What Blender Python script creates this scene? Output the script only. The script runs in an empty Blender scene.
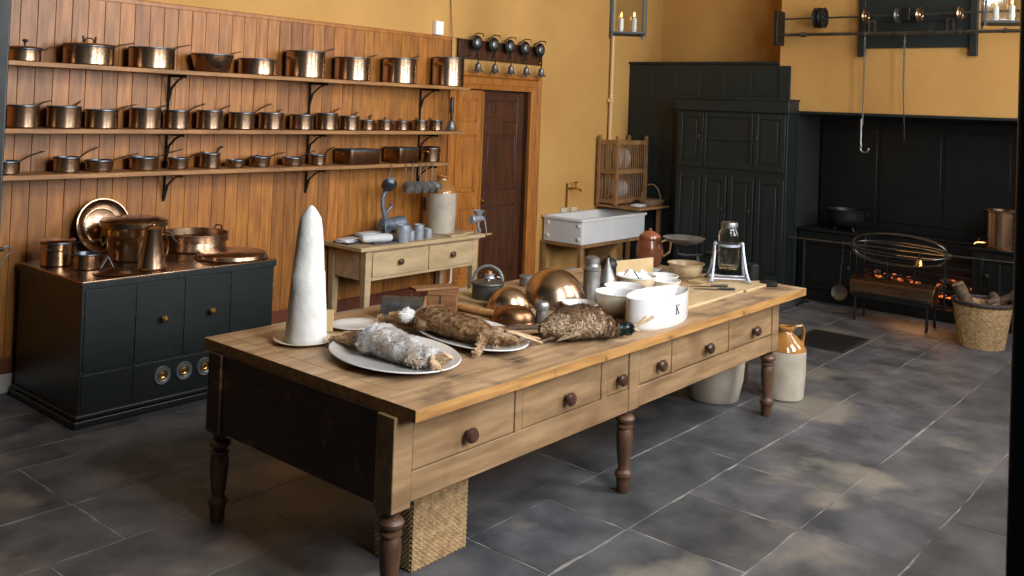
import bpy, bmesh, math, random
from mathutils import Vector, Matrix, noise
R=random.Random(7)
PI=math.pi; rad=math.radians
COL=bpy.context.scene.collection
# ------------------------------------------------------------------ materials
def nodes(name):
    m=bpy.data.materials.new(name); m.use_nodes=True
    nt=m.node_tree; b=nt.nodes['Principled BSDF']
    return m,nt,b
def lin(c):
    return tuple((x/255/12.92 if x/255<=.04045 else ((x/255+.055)/1.055)**2.4) for x in c)+(1,)
def mat(name,c1,c2=None,rough=.5,metal=0,scale=8,stretch=(1,1,1),bump=0,bscale=None,rough2=None,detail=6,lo=.3,hi=.7,spec=None,coat=0,third=None,ior=None,trans=0,distort=0):
    """colours as sRGB 0-255; noise mix of c1/c2 in object space"""
    m,nt,b=nodes(name); N=nt.nodes.new; L=nt.links.new
    b.inputs['Roughness'].default_value=rough; b.inputs['Metallic'].default_value=metal
    if spec is not None: b.inputs['Specular IOR Level'].default_value=spec
    if coat: b.inputs['Coat Weight'].default_value=coat; b.inputs['Coat Roughness'].default_value=.12
    if ior: b.inputs['IOR'].default_value=ior
    if trans: b.inputs['Transmission Weight'].default_value=trans
    c2=c2 or c1
    tc=N('ShaderNodeTexCoord'); mp=N('ShaderNodeMapping'); mp.inputs['Scale'].default_value=stretch
    L(tc.outputs['Object'],mp.inputs['Vector'])
    n=N('ShaderNodeTexNoise'); n.inputs['Scale'].default_value=scale; n.inputs['Detail'].default_value=detail; n.inputs['Distortion'].default_value=distort
    L(mp.outputs['Vector'],n.inputs['Vector'])
    cr=N('ShaderNodeValToRGB'); e=cr.color_ramp.elements
    e[0].position=lo; e[0].color=lin(c1); e[1].position=hi; e[1].color=lin(c2)
    L(n.outputs['Fac'],cr.inputs['Fac']); out=cr.outputs['Color']
    if third:
        c3,sc3,l3,h3=third
        n3=N('ShaderNodeTexNoise'); n3.inputs['Scale'].default_value=sc3; n3.inputs['Detail'].default_value=5
        L(tc.outputs['Object'],n3.inputs['Vector'])
        r3=N('ShaderNodeMapRange'); r3.inputs['From Min'].default_value=l3; r3.inputs['From Max'].default_value=h3
        L(n3.outputs['Fac'],r3.inputs['Value'])
        mx=N('ShaderNodeMix'); mx.data_type='RGBA'; L(r3.outputs['Result'],mx.inputs['Factor'])
        L(out,mx.inputs[6]); mx.inputs[7].default_value=lin(c3); out=mx.outputs[2]
    L(out,b.inputs['Base Color'])
    if rough2 is not None:
        mr=N('ShaderNodeMapRange'); mr.inputs['To Min'].default_value=rough; mr.inputs['To Max'].default_value=rough2
        L(n.outputs['Fac'],mr.inputs['Value']); L(mr.outputs['Result'],b.inputs['Roughness'])
    if bump:
        nb=N('ShaderNodeTexNoise'); nb.inputs['Scale'].default_value=bscale or scale*3; nb.inputs['Detail'].default_value=4
        L(mp.outputs['Vector'],nb.inputs['Vector'])
        bp=N('ShaderNodeBump'); bp.inputs['Strength'].default_value=bump; bp.inputs['Distance'].default_value=.01
        L(nb.outputs['Fac'],bp.inputs['Height']); L(bp.outputs['Normal'],b.inputs['Normal'])
    return m
def attr_tint(m,attr='tint',amount=.35):
    """multiply base colour with a per-face brightness attribute (per plank / per slab variety)"""
    nt=m.node_tree; b=nt.nodes['Principled BSDF']; N=nt.nodes.new; L=nt.links.new
    src=b.inputs['Base Color'].links[0].from_socket
    a=N('ShaderNodeAttribute'); a.attribute_name=attr
    mx=N('ShaderNodeMix'); mx.data_type='RGBA'; mx.blend_type='MULTIPLY'; mx.inputs['Factor'].default_value=1
    L(src,mx.inputs[6]); L(a.outputs['Color'],mx.inputs[7]); L(mx.outputs[2],b.inputs['Base Color'])
    return m
def emit(name,c,s):
    m,nt,b=nodes(name); b.inputs['Base Color'].default_value=lin(c); b.inputs['Emission Color'].default_value=lin(c); b.inputs['Emission Strength'].default_value=s
    return m
M={}
M['plaster']=mat('ochre_plaster',(190,146,80),(178,132,70),.85,scale=1.3,bump=.25,bscale=45,detail=3)
M['board']=attr_tint(mat('varnished_pine_boards',(174,114,46),(126,78,28),.36,scale=5,stretch=(6,6,.7),bump=.15,bscale=9,rough2=.5))
M['darkboard']=mat('red_brown_base_rail',(105,48,22),(80,36,18),.5,scale=6)
M['pine']=mat('orange_pine_frame',(174,112,46),(136,80,30),.4,scale=5,stretch=(6,6,.7),bump=.1)
M['doorbrown']=mat('dark_brown_door',(84,48,26),(52,30,18),.38,scale=4,stretch=(5,5,.6),bump=.1)  # dark brown wood tone for the leaf, reveals and bell board
M['shelf']=mat('scrubbed_shelf_wood',(166,118,68),(122,82,44),.55,scale=5,stretch=(.8,7,7),bump=.15)
M['black']=mat('blackened_green_paint',(14,23,22),(10,17,16),.4,scale=9,bump=.12,bscale=20)
M['closet']=mat('black_closet_paint',(20,32,31),(14,23,22),.5,scale=5,bump=.1,third=((44,48,45),14,.68,.8))
M['iron']=mat('dark_cast_iron',(42,44,44),(26,28,28),.45,.6,scale=14,bump=.2)
M['range']=mat('blackleaded_range',(18,22,22),(12,15,15),.4,.2,scale=9,bump=.1)
M['soot']=mat('sooty_recess',(14,17,16),(9,11,11),.9,scale=5)
M['darktin']=mat('dull_dark_tin',(92,92,88),(62,62,60),.4,.6,scale=14,bump=.15)
M['steel']=mat('worn_steel',(120,118,112),(84,82,78),.35,.9,scale=20,bump=.1)
M['tin']=mat('tinned_metal',(150,150,148),(110,112,114),.32,.9,scale=14,rough2=.5)
M['rim']=mat('tarnished_tin_rim',(104,110,114),(70,76,82),.35,.85,scale=20)
M['pewter']=mat('dull_pewter',(150,148,144),(104,104,102),.4,.8,scale=12,rough2=.6,bump=.15)
M['zinc']=mat('galvanised_zinc',(180,186,194),(146,152,162),.45,.45,scale=22,bump=.15)
M['blueiron']=mat('blue_grey_painted_iron',(120,132,148),(82,92,104),.45,.4,scale=16,bump=.3)
M['copper']=mat('polished_copper',(198,160,128),(170,130,98),.14,1,scale=9,rough2=.26,bump=.05,bscale=30)
M['copper2']=mat('aged_copper',(192,162,134),(152,124,98),.15,1,scale=7,rough2=.36,bump=.1,bscale=24)
M['copperdark']=mat('browned_copper',(156,116,84),(108,78,56),.22,1,scale=7,rough2=.4,bump=.1,bscale=24)
M['brass']=mat('brass',(214,170,96),(178,132,66),.2,1,scale=10,rough2=.32)
M['china']=mat('white_glazed_china',(214,214,213),(206,205,202),.18,scale=4,coat=.3)
M['cream']=mat('cream_glazed_ware',(204,196,178),(190,180,158),.22,scale=6,coat=.3)
M['creamout']=mat('buff_stoneware_outside',(196,180,150),(176,158,128),.4,scale=9)
M['stone']=mat('grey_cream_stoneware',(186,176,158),(160,150,134),.35,scale=7,coat=.2)
M['glaze']=mat('honey_brown_glaze',(166,118,62),(136,90,42),.12,scale=4,coat=.6)
M['pot']=mat('salt_glaze_bowl',(190,168,130),(150,128,96),.35,scale=14,coat=.2)
M['orange']=mat('orange_brown_earthenware',(140,82,54),(96,50,32),.25,scale=5,coat=.4)
M['sugar']=mat('sugar_loaf_white',(210,208,204),(198,195,188),.8,scale=14,bump=.5,bscale=22)
M['card']=mat('buff_card',(196,170,126),(184,156,110),.8,scale=10)
M['paper']=mat('white_paper',(235,232,226),(225,222,214),.8,scale=10)
M['cloth']=mat('grey_white_linen',(214,214,214),(190,190,194),.85,scale=10,bump=.3,bscale=30)
M['straw']=mat('straw',(178,150,108),(146,118,80),.7,scale=20)
M['top']=mat('scrubbed_table_top',(184,154,118),(136,106,76),.5,scale=4,stretch=(.5,5,3),bump=.18,bscale=10,third=((84,68,54),5,.52,.72),distort=.4)
M['topedge']=mat('worn_yellow_table_edge',(182,136,76),(132,92,48),.5,scale=6,stretch=(.6,5,5),bump=.2,third=((60,40,26),7,.62,.72))
M['frieze']=mat('pale_pine_frieze',(154,124,88),(112,86,56),.5,scale=5,stretch=(.6,5,4),bump=.12,third=((110,80,52),3,.55,.75))
M['endpanel']=mat('worn_shaded_table_end',(70,46,32),(44,30,22),.55,scale=4,bump=.2,stretch=(4,1,5),third=((130,90,58),8,.62,.74))  # dark stain and wear, with the end's shade put into the colour too
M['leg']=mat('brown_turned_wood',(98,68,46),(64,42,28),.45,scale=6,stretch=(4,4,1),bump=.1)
M['knob']=mat('dark_wood_knob',(78,50,36),(54,34,26),.3,scale=12)
M['pale']=mat('pale_scrubbed_pine',(192,168,130),(168,142,104),.55,scale=4,stretch=(1,4,4),bump=.1)
M['rack']=mat('grey_brown_rack_wood',(150,112,70),(116,82,48),.6,scale=8,bump=.15)
M['boxwood']=mat('brown_box_wood',(134,92,56),(100,66,38),.5,scale=6,stretch=(1,4,4),bump=.1)
M['rolling']=mat('rolling_pin_wood',(186,142,90),(156,112,66),.45,scale=7,stretch=(4,1,4))
M['wicker']=mat('wicker',(192,162,118),(146,116,78),.6,scale=30)
M['wickerdark']=mat('brown_willow',(120,88,54),(84,60,36),.6,scale=30)
M['rimdark']=mat('dark_basket_rim',(58,48,40),(40,34,30),.7,scale=30)
M['bark']=mat('log_bark',(104,84,66),(66,52,42),.85,scale=18,bump=.8,bscale=30)
M['cutwood']=mat('cut_log_end',(188,146,104),(160,118,80),.7,scale=20)
M['white']=mat('white_plastic',(236,236,232),(230,230,226),.4,scale=3)
M['candle']=mat('white_candle',(238,234,226),(230,226,214),.45,scale=6)
M['pipe']=mat('cream_painted_pipe',(206,172,118),(190,154,98),.4,scale=4)
M['skirt']=mat('grey_stone_skirting',(176,170,160),(150,144,134),.7,scale=5)
M['flame']=emit('lit_bulb_tip',(255,196,110),5)
M['ember']=mat('ember_coal',(30,20,16),(20,14,12),.9,scale=9)
def ember():
    m,nt,b=nodes('glowing_embers'); N=nt.nodes.new; L=nt.links.new
    tc=N('ShaderNodeTexCoord'); n=N('ShaderNodeTexNoise'); n.inputs['Scale'].default_value=14; n.inputs['Detail'].default_value=4
    L(tc.outputs['Object'],n.inputs['Vector'])
    cr=N('ShaderNodeValToRGB'); e=cr.color_ramp.elements; e[0].position=.5; e[0].color=(.01,.004,.002,1); e[1].position=.68; e[1].color=(1,.22,.03,1)
    L(n.outputs['Fac'],cr.inputs['Fac']); L(cr.outputs['Color'],b.inputs['Emission Color']); b.inputs['Emission Strength'].default_value=1.6
    b.inputs['Base Color'].default_value=(.03,.02,.02,1); b.inputs['Roughness'].default_value=.9
    return m
M['embers']=ember()
def glass(name,c,rough=.02):
    m,nt,b=nodes(name); b.inputs['Base Color'].default_value=c; b.inputs['Roughness'].default_value=rough
    b.inputs['Transmission Weight'].default_value=1; b.inputs['IOR'].default_value=1.45
    return m
M['glass']=glass('clear_glass',(.95,.97,.96,1))
def pane():
    m,nt,b=nodes('lantern_pane'); N=nt.nodes.new; L=nt.links.new
    t=N('ShaderNodeBsdfTransparent'); t.inputs[0].default_value=(.93,.94,.93,1); g=N('ShaderNodeBsdfGlossy'); g.inputs['Roughness'].default_value=.05
    mx=N('ShaderNodeMixShader'); mx.inputs[0].default_value=.07; L(t.outputs[0],mx.inputs[1]); L(g.outputs[0],mx.inputs[2])
    L(mx.outputs[0],nt.nodes['Material Output'].inputs['Surface']); return m
M['pane']=pane()
# floor slabs
M['slab']=attr_tint(mat('flagstone',(93,93,94),(55,57,59),.42,scale=3.5,bump=.5,bscale=20,rough2=.62,third=((118,112,102),1.3,.56,.66),detail=12,lo=.32,hi=.66))
M['mortar']=mat('pale_mortar',(150,146,140),(88,86,84),.8,scale=9,bump=.3)
# fur / feather
def tri(name,cols,scale,stretch=(1,1,1),rough=.8,kind='noise',pos=(.3,.45,.6,.75)):
    m,nt,b=nodes(name); N=nt.nodes.new; L=nt.links.new
    tc=N('ShaderNodeTexCoord'); mp=N('ShaderNodeMapping'); mp.inputs['Scale'].default_value=stretch; L(tc.outputs['Object'],mp.inputs['Vector'])
    if kind=='noise': n=N('ShaderNodeTexNoise'); n.inputs['Detail'].default_value=5; o=n.outputs['Fac']
    else: n=N('ShaderNodeTexVoronoi'); o=n.outputs['Distance']
    n.inputs['Scale'].default_value=scale; L(mp.outputs['Vector'],n.inputs['Vector'])
    cr=N('ShaderNodeValToRGB'); el=cr.color_ramp.elements
    while len(el)<len(cols): el.new(.5)
    for e,c,p in zip(el,cols,pos): e.position=p; e.color=lin(c)
    L(o,cr.inputs['Fac']); L(cr.outputs['Color'],b.inputs['Base Color']); b.inputs['Roughness'].default_value=rough
    return m
M['greyfur']=tri('grey_white_fur',[(196,178,156),(214,208,202),(236,235,234),(196,198,206)],9,(1,1,1))
M['tanfur']=tri('tan_fur',[(150,120,88),(192,162,126),(212,186,152),(170,142,110)],10)
M['harefur']=tri('brown_hare_fur',[(84,60,42),(150,116,80),(196,160,116),(120,90,62)],38)
M['whitefur']=tri('white_tail_fur',[(220,216,210),(236,234,230),(240,238,236),(214,208,200)],12)
M['feather']=tri('speckled_pheasant_feathers',[(48,38,30),(136,112,84),(196,170,136),(92,72,56)],95,(1,1,1),pos=(.34,.45,.56,.68))
M['featherbr']=tri('russet_feathers',[(40,31,25),(128,94,64),(88,66,48),(46,36,30)],80)
M['tailf']=tri('dark_tail_feathers',[(48,40,34),(112,92,70),(74,60,48),(44,36,30)],60)
M['greenhead']=tri('dark_green_head_feathers',[(12,24,22),(20,44,38),(16,30,34),(10,16,16)],20,rough=.35)
# ------------------------------------------------------------------ mesh builder
class MB:
    def __init__(s): s.v=[];s.f=[];s.mi=[];s.m=0;s.T=Matrix.Identity(4)
    def add(s,vs,fs):
        b=len(s.v); s.v+= [tuple(s.T@Vector(v)) for v in vs]
        for f in fs: s.f.append(tuple(i+b for i in f)); s.mi.append(s.m)
        return s
    def box(s,x0,x1,y0,y1,z0,z1,rot=None,c=None):
        vs=[(x,y,z) for x in (x0,x1) for y in (y0,y1) for z in (z0,z1)]
        if rot is not None:
            c=Vector(c) if c is not None else Vector(((x0+x1)/2,(y0+y1)/2,(z0+z1)/2))
            vs=[tuple(rot@(Vector(v)-c)+c) for v in vs]
        return s.add(vs,[(0,1,3,2),(4,6,7,5),(0,4,5,1),(2,3,7,6),(0,2,6,4),(1,5,7,3)])
    def lathe(s,prof,seg=32,c=(0,0,0),axis='z',sx=1,sy=1,M_=None):
        """prof: list of (r,z); closes at r==0"""
        vs=[];fs=[];rings=[]
        for r,z in prof:
            if r<=1e-6: rings.append([len(vs)]); vs.append((0,0,z))
            else:
                rings.append(list(range(len(vs),len(vs)+seg)))
                vs+=[(r*sx*math.cos(2*PI*k/seg),r*sy*math.sin(2*PI*k/seg),z) for k in range(seg)]
        for a,b in zip(rings,rings[1:]):
            if len(a)==1 and len(b)==1: continue
            for k in range(seg):
                k2=(k+1)%seg
                if len(a)==1: fs.append((a[0],b[k],b[k2]))
                elif len(b)==1: fs.append((a[k],a[k2],b[0]))
                else: fs.append((a[k],a[k2],b[k2],b[k]))
        if axis=='x': A=Matrix(((0,0,1),(0,1,0),(-1,0,0)))
        elif axis=='y': A=Matrix(((1,0,0),(0,0,1),(0,-1,0)))
        else: A=Matrix.Identity(3)
        if M_ is not None: A=M_
        vs=[tuple(A@Vector(v)+Vector(c)) for v in vs]
        return s.add(vs,fs)
    def tube(s,path,r,seg=8,cap=True,up=(0,0,1),closed=False):
        """r: number or list; items may be (a,b) half sizes (side, up)"""
        P=[Vector(p) for p in path]; n=len(P); vs=[];fs=[];up=Vector(up)
        if not isinstance(r,list): r=[r]*n
        prev=None
        for i,p in enumerate(P):
            if closed: t=P[(i+1)%n]-P[i-1]
            else: t=P[min(i+1,n-1)]-P[max(i-1,0)]
            t.normalize()
            if prev is None:
                a=up.cross(t)
                if a.length<1e-3: a=Vector((1,0,0)).cross(t)
                a.normalize()
            else:
                a=prev-t*prev.dot(t)
                if a.length<1e-4: a=up.cross(t)
                a.normalize()
            prev=a; b=t.cross(a)
            ra,rb=r[i] if isinstance(r[i],tuple) else (r[i],r[i])
            for k in range(seg):
                th=2*PI*k/seg
                vs.append(tuple(p+a*ra*math.cos(th)+b*rb*math.sin(th)))
        m=n if closed else n-1
        for i in range(m):
            for k in range(seg):
                k2=(k+1)%seg;j=(i+1)%n
                fs.append((i*seg+k,i*seg+k2,j*seg+k2,j*seg+k))
        if cap and not closed:
            fs.append(tuple(range(seg))[::-1]); fs.append(tuple((n-1)*seg+k for k in range(seg)))
        return s.add(vs,fs)
    def sphere(s,c,r,seg=16,sc=(1,1,1)):
        n=seg//2
        prof=[(math.sin(PI*i/n),-math.cos(PI*i/n)) for i in range(n+1)]
        prof[0]=(0,-1);prof[-1]=(0,1)
        return s.lathe([(a,b) for a,b in prof],seg,c,M_=Matrix.Diagonal((r*sc[0],r*sc[1],r*sc[2])))
    def prism(s,pts,h0,h1,plane='xy'):
        """extrude polygon"""
        n=len(pts)
        def P(a,b,h): return {'xy':(a,b,h),'xz':(a,h,b),'yz':(h,a,b)}[plane]
        vs=[P(a,b,h0) for a,b in pts]+[P(a,b,h1) for a,b in pts]
        fs=[tuple(range(n))[::-1],tuple(range(n,2*n))]+[(i,(i+1)%n,n+(i+1)%n,n+i) for i in range(n)]
        return s.add(vs,fs)
    def build(s,name,mats,parent=None,bevel=0,smooth=True,sub=0,loc=None,angle=35,bseg=2):
        me=bpy.data.meshes.new(name); me.from_pydata(s.v,[],s.f)
        if not isinstance(mats,(list,tuple)): mats=[mats]
        for m in mats: me.materials.append(m)
        me.polygons.foreach_set('material_index',s.mi)
        bm=bmesh.new(); bm.from_mesh(me); bmesh.ops.recalc_face_normals(bm,faces=bm.faces); bm.to_mesh(me); bm.free()
        if smooth:
            me.polygons.foreach_set('use_smooth',[True]*len(me.polygons)); me.set_sharp_from_angle(angle=rad(angle))
        o=bpy.data.objects.new(name,me); COL.objects.link(o)
        if parent: o.parent=parent
        if loc is not None: o.location=loc
        if bevel:
            b=o.modifiers.new('Bevel','BEVEL'); b.width=bevel; b.segments=bseg; b.limit_method='ANGLE'; b.angle_limit=rad(40)
        if sub:
            b=o.modifiers.new('Sub','SUBSURF'); b.levels=sub; b.render_levels=sub
        return o
def tag(o,label=None,cat=None,group=None,kind=None):
    if label: o['label']=label
    if cat: o['category']=cat
    if group: o['group']=group
    if kind: o['kind']=kind
    return o
def thing(name,label,cat,loc=(0,0,0),rz=0,group=None):
    o=bpy.data.objects.new(name,None); COL.objects.link(o); o.location=loc; o.rotation_euler=(0,0,rz); o.empty_display_size=.1
    return tag(o,label,cat,group)
def struct(mb,name,mt,**k):
    return tag(mb.build(name,mt,**k),kind='structure')
def copy_tree(o,parent=None):
    c=o.copy(); COL.objects.link(c)
    if parent: c.parent=parent
    for ch in list(o.children): copy_tree(ch,c)
    return c
def tint_faces(o,fn):
    me=o.data; a=me.color_attributes.new('tint','FLOAT_COLOR','CORNER')
    for p in me.polygons:
        c=fn(p)
        for li in p.loop_indices: a.data[li].color=c
def arc(c,r,a0,a1,n,plane='xz',sy=1):
    out=[]
    for i in range(n+1):
        a=rad(a0+(a1-a0)*i/n); x,y=r*math.cos(a),r*sy*math.sin(a)
        out.append({'xz':(c[0]+x,c[1],c[2]+y),'yz':(c[0],c[1]+x,c[2]+y),'xy':(c[0]+x,c[1]+y,c[2])}[plane])
    return out
# ------------------------------------------------------------------ camera
f,yaw,pit,rol,cx,cy=925.1437,rad(40.19383),rad(1.2054),rad(2.18898),510.4156,86.9965
H=2.05
fw=Vector((math.cos(yaw)*math.cos(pit),math.sin(yaw)*math.cos(pit),math.sin(pit)))
r=Vector((math.sin(yaw),-math.cos(yaw),0)); u=r.cross(fw)
r,u=math.cos(rol)*r+math.sin(rol)*u,-math.sin(rol)*r+math.cos(rol)*u
cam=bpy.data.cameras.new('camera'); co=bpy.data.objects.new('camera',cam); COL.objects.link(co)
co.matrix_world=Matrix(((r.x,u.x,-fw.x,0),(r.y,u.y,-fw.y,0),(r.z,u.z,-fw.z,H),(0,0,0,1)))
cam.sensor_width=36; cam.lens=f/1024*36; cam.shift_x=(512-cx)/1024; cam.shift_y=(cy-288)/1024; cam.clip_start=.05
bpy.context.scene.camera=co
# ------------------------------------------------------------------ room shell
W=6.6
# floor: individual slabs in one mesh, mortar bed beneath
ys=[-1.2,-.3,.25,.8,1.32,1.84,2.46,2.95,3.5,4.06,4.58,5.2,5.46,6.05,6.9]
fixed={4:[4.55,5.2,7.05,8.0],5:[3.3,3.94,4.53,5.12,5.74,6.9,8.3],6:[3.3,3.92,5.17,6.36,7.6],7:[2.9,4.4,5.9,7.2],9:[2.19,2.73,3.8],10:[2.18,2.73,3.6],3:[2.6,3.9,5.2,5.75,7.4]}
mb=MB(); mt=MB()
rr=random.Random(3)
for i,(y0,y1) in enumerate(zip(ys,ys[1:])):
    xs=sorted(fixed.get(i,[]))
    if not xs: xs=[rr.uniform(1.5,2.4)]
    while xs[0]>-3: xs.insert(0,xs[0]-rr.uniform(.65,1.3))
    while xs[-1]<11.3: xs.append(xs[-1]+rr.uniform(.6,1.3))
    for x0,x1 in zip(xs,xs[1:]):
        g=rr.uniform(.002,.007); dz=rr.uniform(-.002,.0)
        # irregular outline
        def edge(ax,ay,bx,by,n=6):
            out=[]
            for k in range(n):
                t=k/n; out.append((ax+(bx-ax)*t+(rr.uniform(-.007,.007) if k else 0),ay+(by-ay)*t+(rr.uniform(-.007,.007) if k else 0)))
            return out
        pts=edge(x0+g,y0+g,x1-g,y0+g)+edge(x1-g,y0+g,x1-g,y1-g)+edge(x1-g,y1-g,x0+g,y1-g)+edge(x0+g,y1-g,x0+g,y0+g)
        mb.prism(pts,-.05,dz)
mb.m=1; mb.box(-3.6,11.6,-1.2,6.9,-.08,-.003)
fl=struct(mb,'floor',[M['slab'],M['mortar']],smooth=False)
cur={}
def ft(p):
    k=(round(p.center.x,1),round(p.center.y,1)) if p.material_index==0 else 0
    if k not in cur:
        b=rr.uniform(.72,1.15); cur[k]=(b,b*rr.uniform(.97,1.01),b*rr.uniform(.97,1.05),1)
    return cur[k]
tint_faces(fl,ft)
# plastered walls (left wall with doorway)
DX0,DX1,DZ=6.98,8.14,2.22
mb=MB()
mb.box(.75,DX0,6.62,6.9,0,5.8); mb.box(DX1,11.2,6.6,6.9,0,5.8); mb.box(DX0,DX1,6.62,6.9,DZ,5.8); mb.box(7.0,DX1,6.6,6.62,2.25,5.8); mb.box(.75,7.0,6.6,6.62,2.74,5.8)
mb.box(DX0-.1,DX1+.1,7.3,7.4,0,2.5)
struct(mb,'wall_left',M['plaster'],smooth=False)
mb=MB(); mb.box(10.98,11.2,-.5,6.6,0,5.8)
struct(mb,'wall_back',M['plaster'],smooth=False)
# wall behind/around the doorway the camera looks through
JY0,JY1=.118,1.92
mb=MB(); mb.box(.60,.75,-.5,JY0-.02,0,5.8); mb.box(.60,.75,JY1+.02,6.9,0,5.8); mb.box(.60,.75,JY0-.02,JY1+.02,3.3,5.8)
struct(mb,'wall_front',M['closet'],smooth=False)
mb=MB(); mb.box(.58,.75,JY0-.14,JY0,0,3.3); mb.box(.58,.75,JY1,JY1+.14,0,3.3); mb.box(.58,.75,JY0-.14,JY1+.14,3.3,3.42)
struct(mb,'trim_1',M['black'],bevel=.004)
# right wall with three tall high windows
WX=[2.9,5.9,8.7]; WZ0,WZ1,WW=1.7,5.3,1.3
mb=MB(); xs=[.6]+[v for c in WX for v in (c-WW/2,c+WW/2)]+[11.2]
for k in range(0,len(xs),2): mb.box(xs[k],xs[k+1],-.5,-.3,0,5.8)
for c in WX: mb.box(c-WW/2,c+WW/2,-.5,-.3,0,WZ0); mb.box(c-WW/2,c+WW/2,-.5,-.3,WZ1,5.8)
struct(mb,'wall_right',M['plaster'],smooth=False)
for i,c in enumerate(WX):
    mb=MB(); t=.035
    for a in (-1,1): mb.box(c+a*(WW/2-t)-t,c+a*(WW/2-t)+t,-.42,-.36,WZ0,WZ1)
    mb.box(c-WW/2,c+WW/2,-.42,-.36,WZ0,WZ0+.07); mb.box(c-WW/2,c+WW/2,-.42,-.36,WZ1-.07,WZ1)
    mb.box(c-WW/2,c+WW/2,-.43,-.35,3.42,3.72)
    for a in (-1,1): mb.box(c+a*WW/6-.012,c+a*WW/6+.012,-.41,-.37,WZ0,WZ1)
    wf=struct(mb,'window_%d'%(i+1),M['white'],smooth=False)
    L=bpy.data.lights.new('window_daylight','AREA'); L.shape='RECTANGLE'; L.size=WW; L.size_y=WZ1-WZ0; L.energy=(460,440,230)[i]
    L.color=(.93,.96,1.0)
    lo=bpy.data.objects.new('window_daylight',L); COL.objects.link(lo); lo.location=(c,-.56,(WZ0+WZ1)/2); lo.rotation_euler=(rad(90),0,0)
mb=MB(); mb.box(.6,11.2,-.5,6.9,5.8,5.95)
struct(mb,'ceiling',mat('ceiling_limewash',(150,138,118),(140,128,108),.9),smooth=False)
# boarded wall: tongue and groove boards in one mesh
mb=MB(); x=.75; bt=[]
rb=random.Random(11)
while x<6.83:
    w=.117+rb.uniform(-.004,.004); x1=min(x+w,6.83); g=.0035
    n0=len(mb.f)
    mb.prism([(x,6.60),(x,6.578),(x+g,6.572),(x1-g,6.572),(x1,6.578),(x1,6.60)],.16,2.70)
    v=rb.uniform(.68,1.15); bt+=[(v,v*rb.uniform(.93,1.0),v*rb.uniform(.88,1.0),1)]*(len(mb.f)-n0)
    x=x1
o=struct(mb,'wall_left_boarding',M['board'],smooth=False)
me=o.data; a=me.color_attributes.new('tint','FLOAT_COLOR','CORNER')
for p in me.polygons:
    for li in p.loop_indices: a.data[li].color=bt[p.index]
mb=MB(); mb.box(.75,6.83,6.566,6.6,2.70,2.735)
struct(mb,'trim_2',M['pine'],bevel=.004)
mb=MB(); mb.box(.75,6.83,6.56,6.6,.13,.24)
struct(mb,'trim_3',M['darkboard'],bevel=.008)
mb=MB(); mb.box(.75,6.83,6.55,6.6,0,.13); mb.box(6.83,7.4,6.56,6.6,0,.14); mb.box(8.33,10.2,6.57,6.6,0,.14)
struct(mb,'baseboard_left',M['skirt'],bevel=.006)
# door frame (architrave) + leaves
def architrave():
    mb=MB()
    prof=[(0,0),(.0,.035),(.05,.045),(.06,.025),(.13,.025),(.15,.05),(.18,.05),(.19,0)]
    # left, right uprights and lintel by mitre sweep
    def P(t,h,corner):
        x,z=corner; return (x,6.6-h,z)
    rows=[]
    for (x,z,dx,dz) in ((DX0,.0,-1,0),(DX0,DZ,-1,1),(DX1,DZ,1,1),(DX1,.0,1,0)):
        rows.append([(x+dx*t*.95,6.6-h,z+dz*t*.95) for t,h in prof])
    vs=[p for r_ in rows for p in r_]; n=len(prof); fs=[]
    for i in range(3):
        for k in range(n-1): fs.append((i*n+k,i*n+k+1,(i+1)*n+k+1,(i+1)*n+k))
    mb.add(vs,fs)
    # reveals
    return mb
dr=thing('door_1',None,None); dr['kind']='structure'
architrave().build('door_frame',M['pine'],dr,smooth=False)
mb=MB(); mb.box(DX1-.002,DX1+.03,6.601,6.9,0,DZ); mb.box(DX0-.03,DX0+.002,6.601,6.9,0,DZ); mb.box(DX0,DX1,6.601,6.9,DZ,DZ+.03); mb.build('door_reveal',M['doorbrown'],dr,smooth=False)
def leaf(w,h,t,cols,rows,stile=.09,rail=.12,lock=.16):
    """panelled leaf in local x (0..w), z (0..h), thickness along y"""
    mb=MB(); n=cols
    pw=(w-stile*(n+1))/n
    for k in range(n+1): mb.box(k*(pw+stile),k*(pw+stile)+stile,0,t,0,h)
    zs=[0]+[b for a_,b_ in rows for b in (a_,b_)]+[h]
    for k in range(n):
        x0=stile+k*(pw+stile)
        for j in range(0,len(zs),2): mb.box(x0,x0+pw,.0,t,zs[j],zs[j+1])
        for a_,b_ in rows:
            mb.box(x0,x0+pw,t*.35,t*.65,a_,b_)
            m=.02
            for q in ((x0,x0+m,a_,b_),(x0+pw-m,x0+pw,a_,b_),(x0,x0+pw,a_,a_+m),(x0,x0+pw,b_-m,b_)): mb.box(q[0],q[1],t*.15,t*.85,q[2],q[3])
            mb.box(x0+.05,x0+pw-.05,t*.2,t*.8,a_+.05,b_-.05)
    return mb
rws=[(.22,.95),(1.12,1.72),(1.86,2.10)]
lf=leaf(.40,2.2,.045,1,rws,.085).build('door_leaf',M['pine'],dr,bevel=.004); lf.location=(DX0,6.61,.01)
lf=leaf(.76,2.2,.045,1,rws,.12).build('door_leaf',M['doorbrown'],dr,bevel=.004); lf.location=(7.385,6.665,.01); lf['label']='dark brown leaf'
mb=MB(); mb.box(7.37,7.40,6.61,6.72,0,2.2); mb.build('door_post',M['pine'],dr)
mb=MB(); mb.lathe([(0,0),(.012,0),(.012,.03),(.028,.035),(.03,.055),(.018,.07),(0,.072)],16,M_=Matrix(((1,0,0),(0,0,-1),(0,1,0)))); mb.build('door_knob',M['brass'],dr,loc=(7.45,6.665,1.02))
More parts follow.
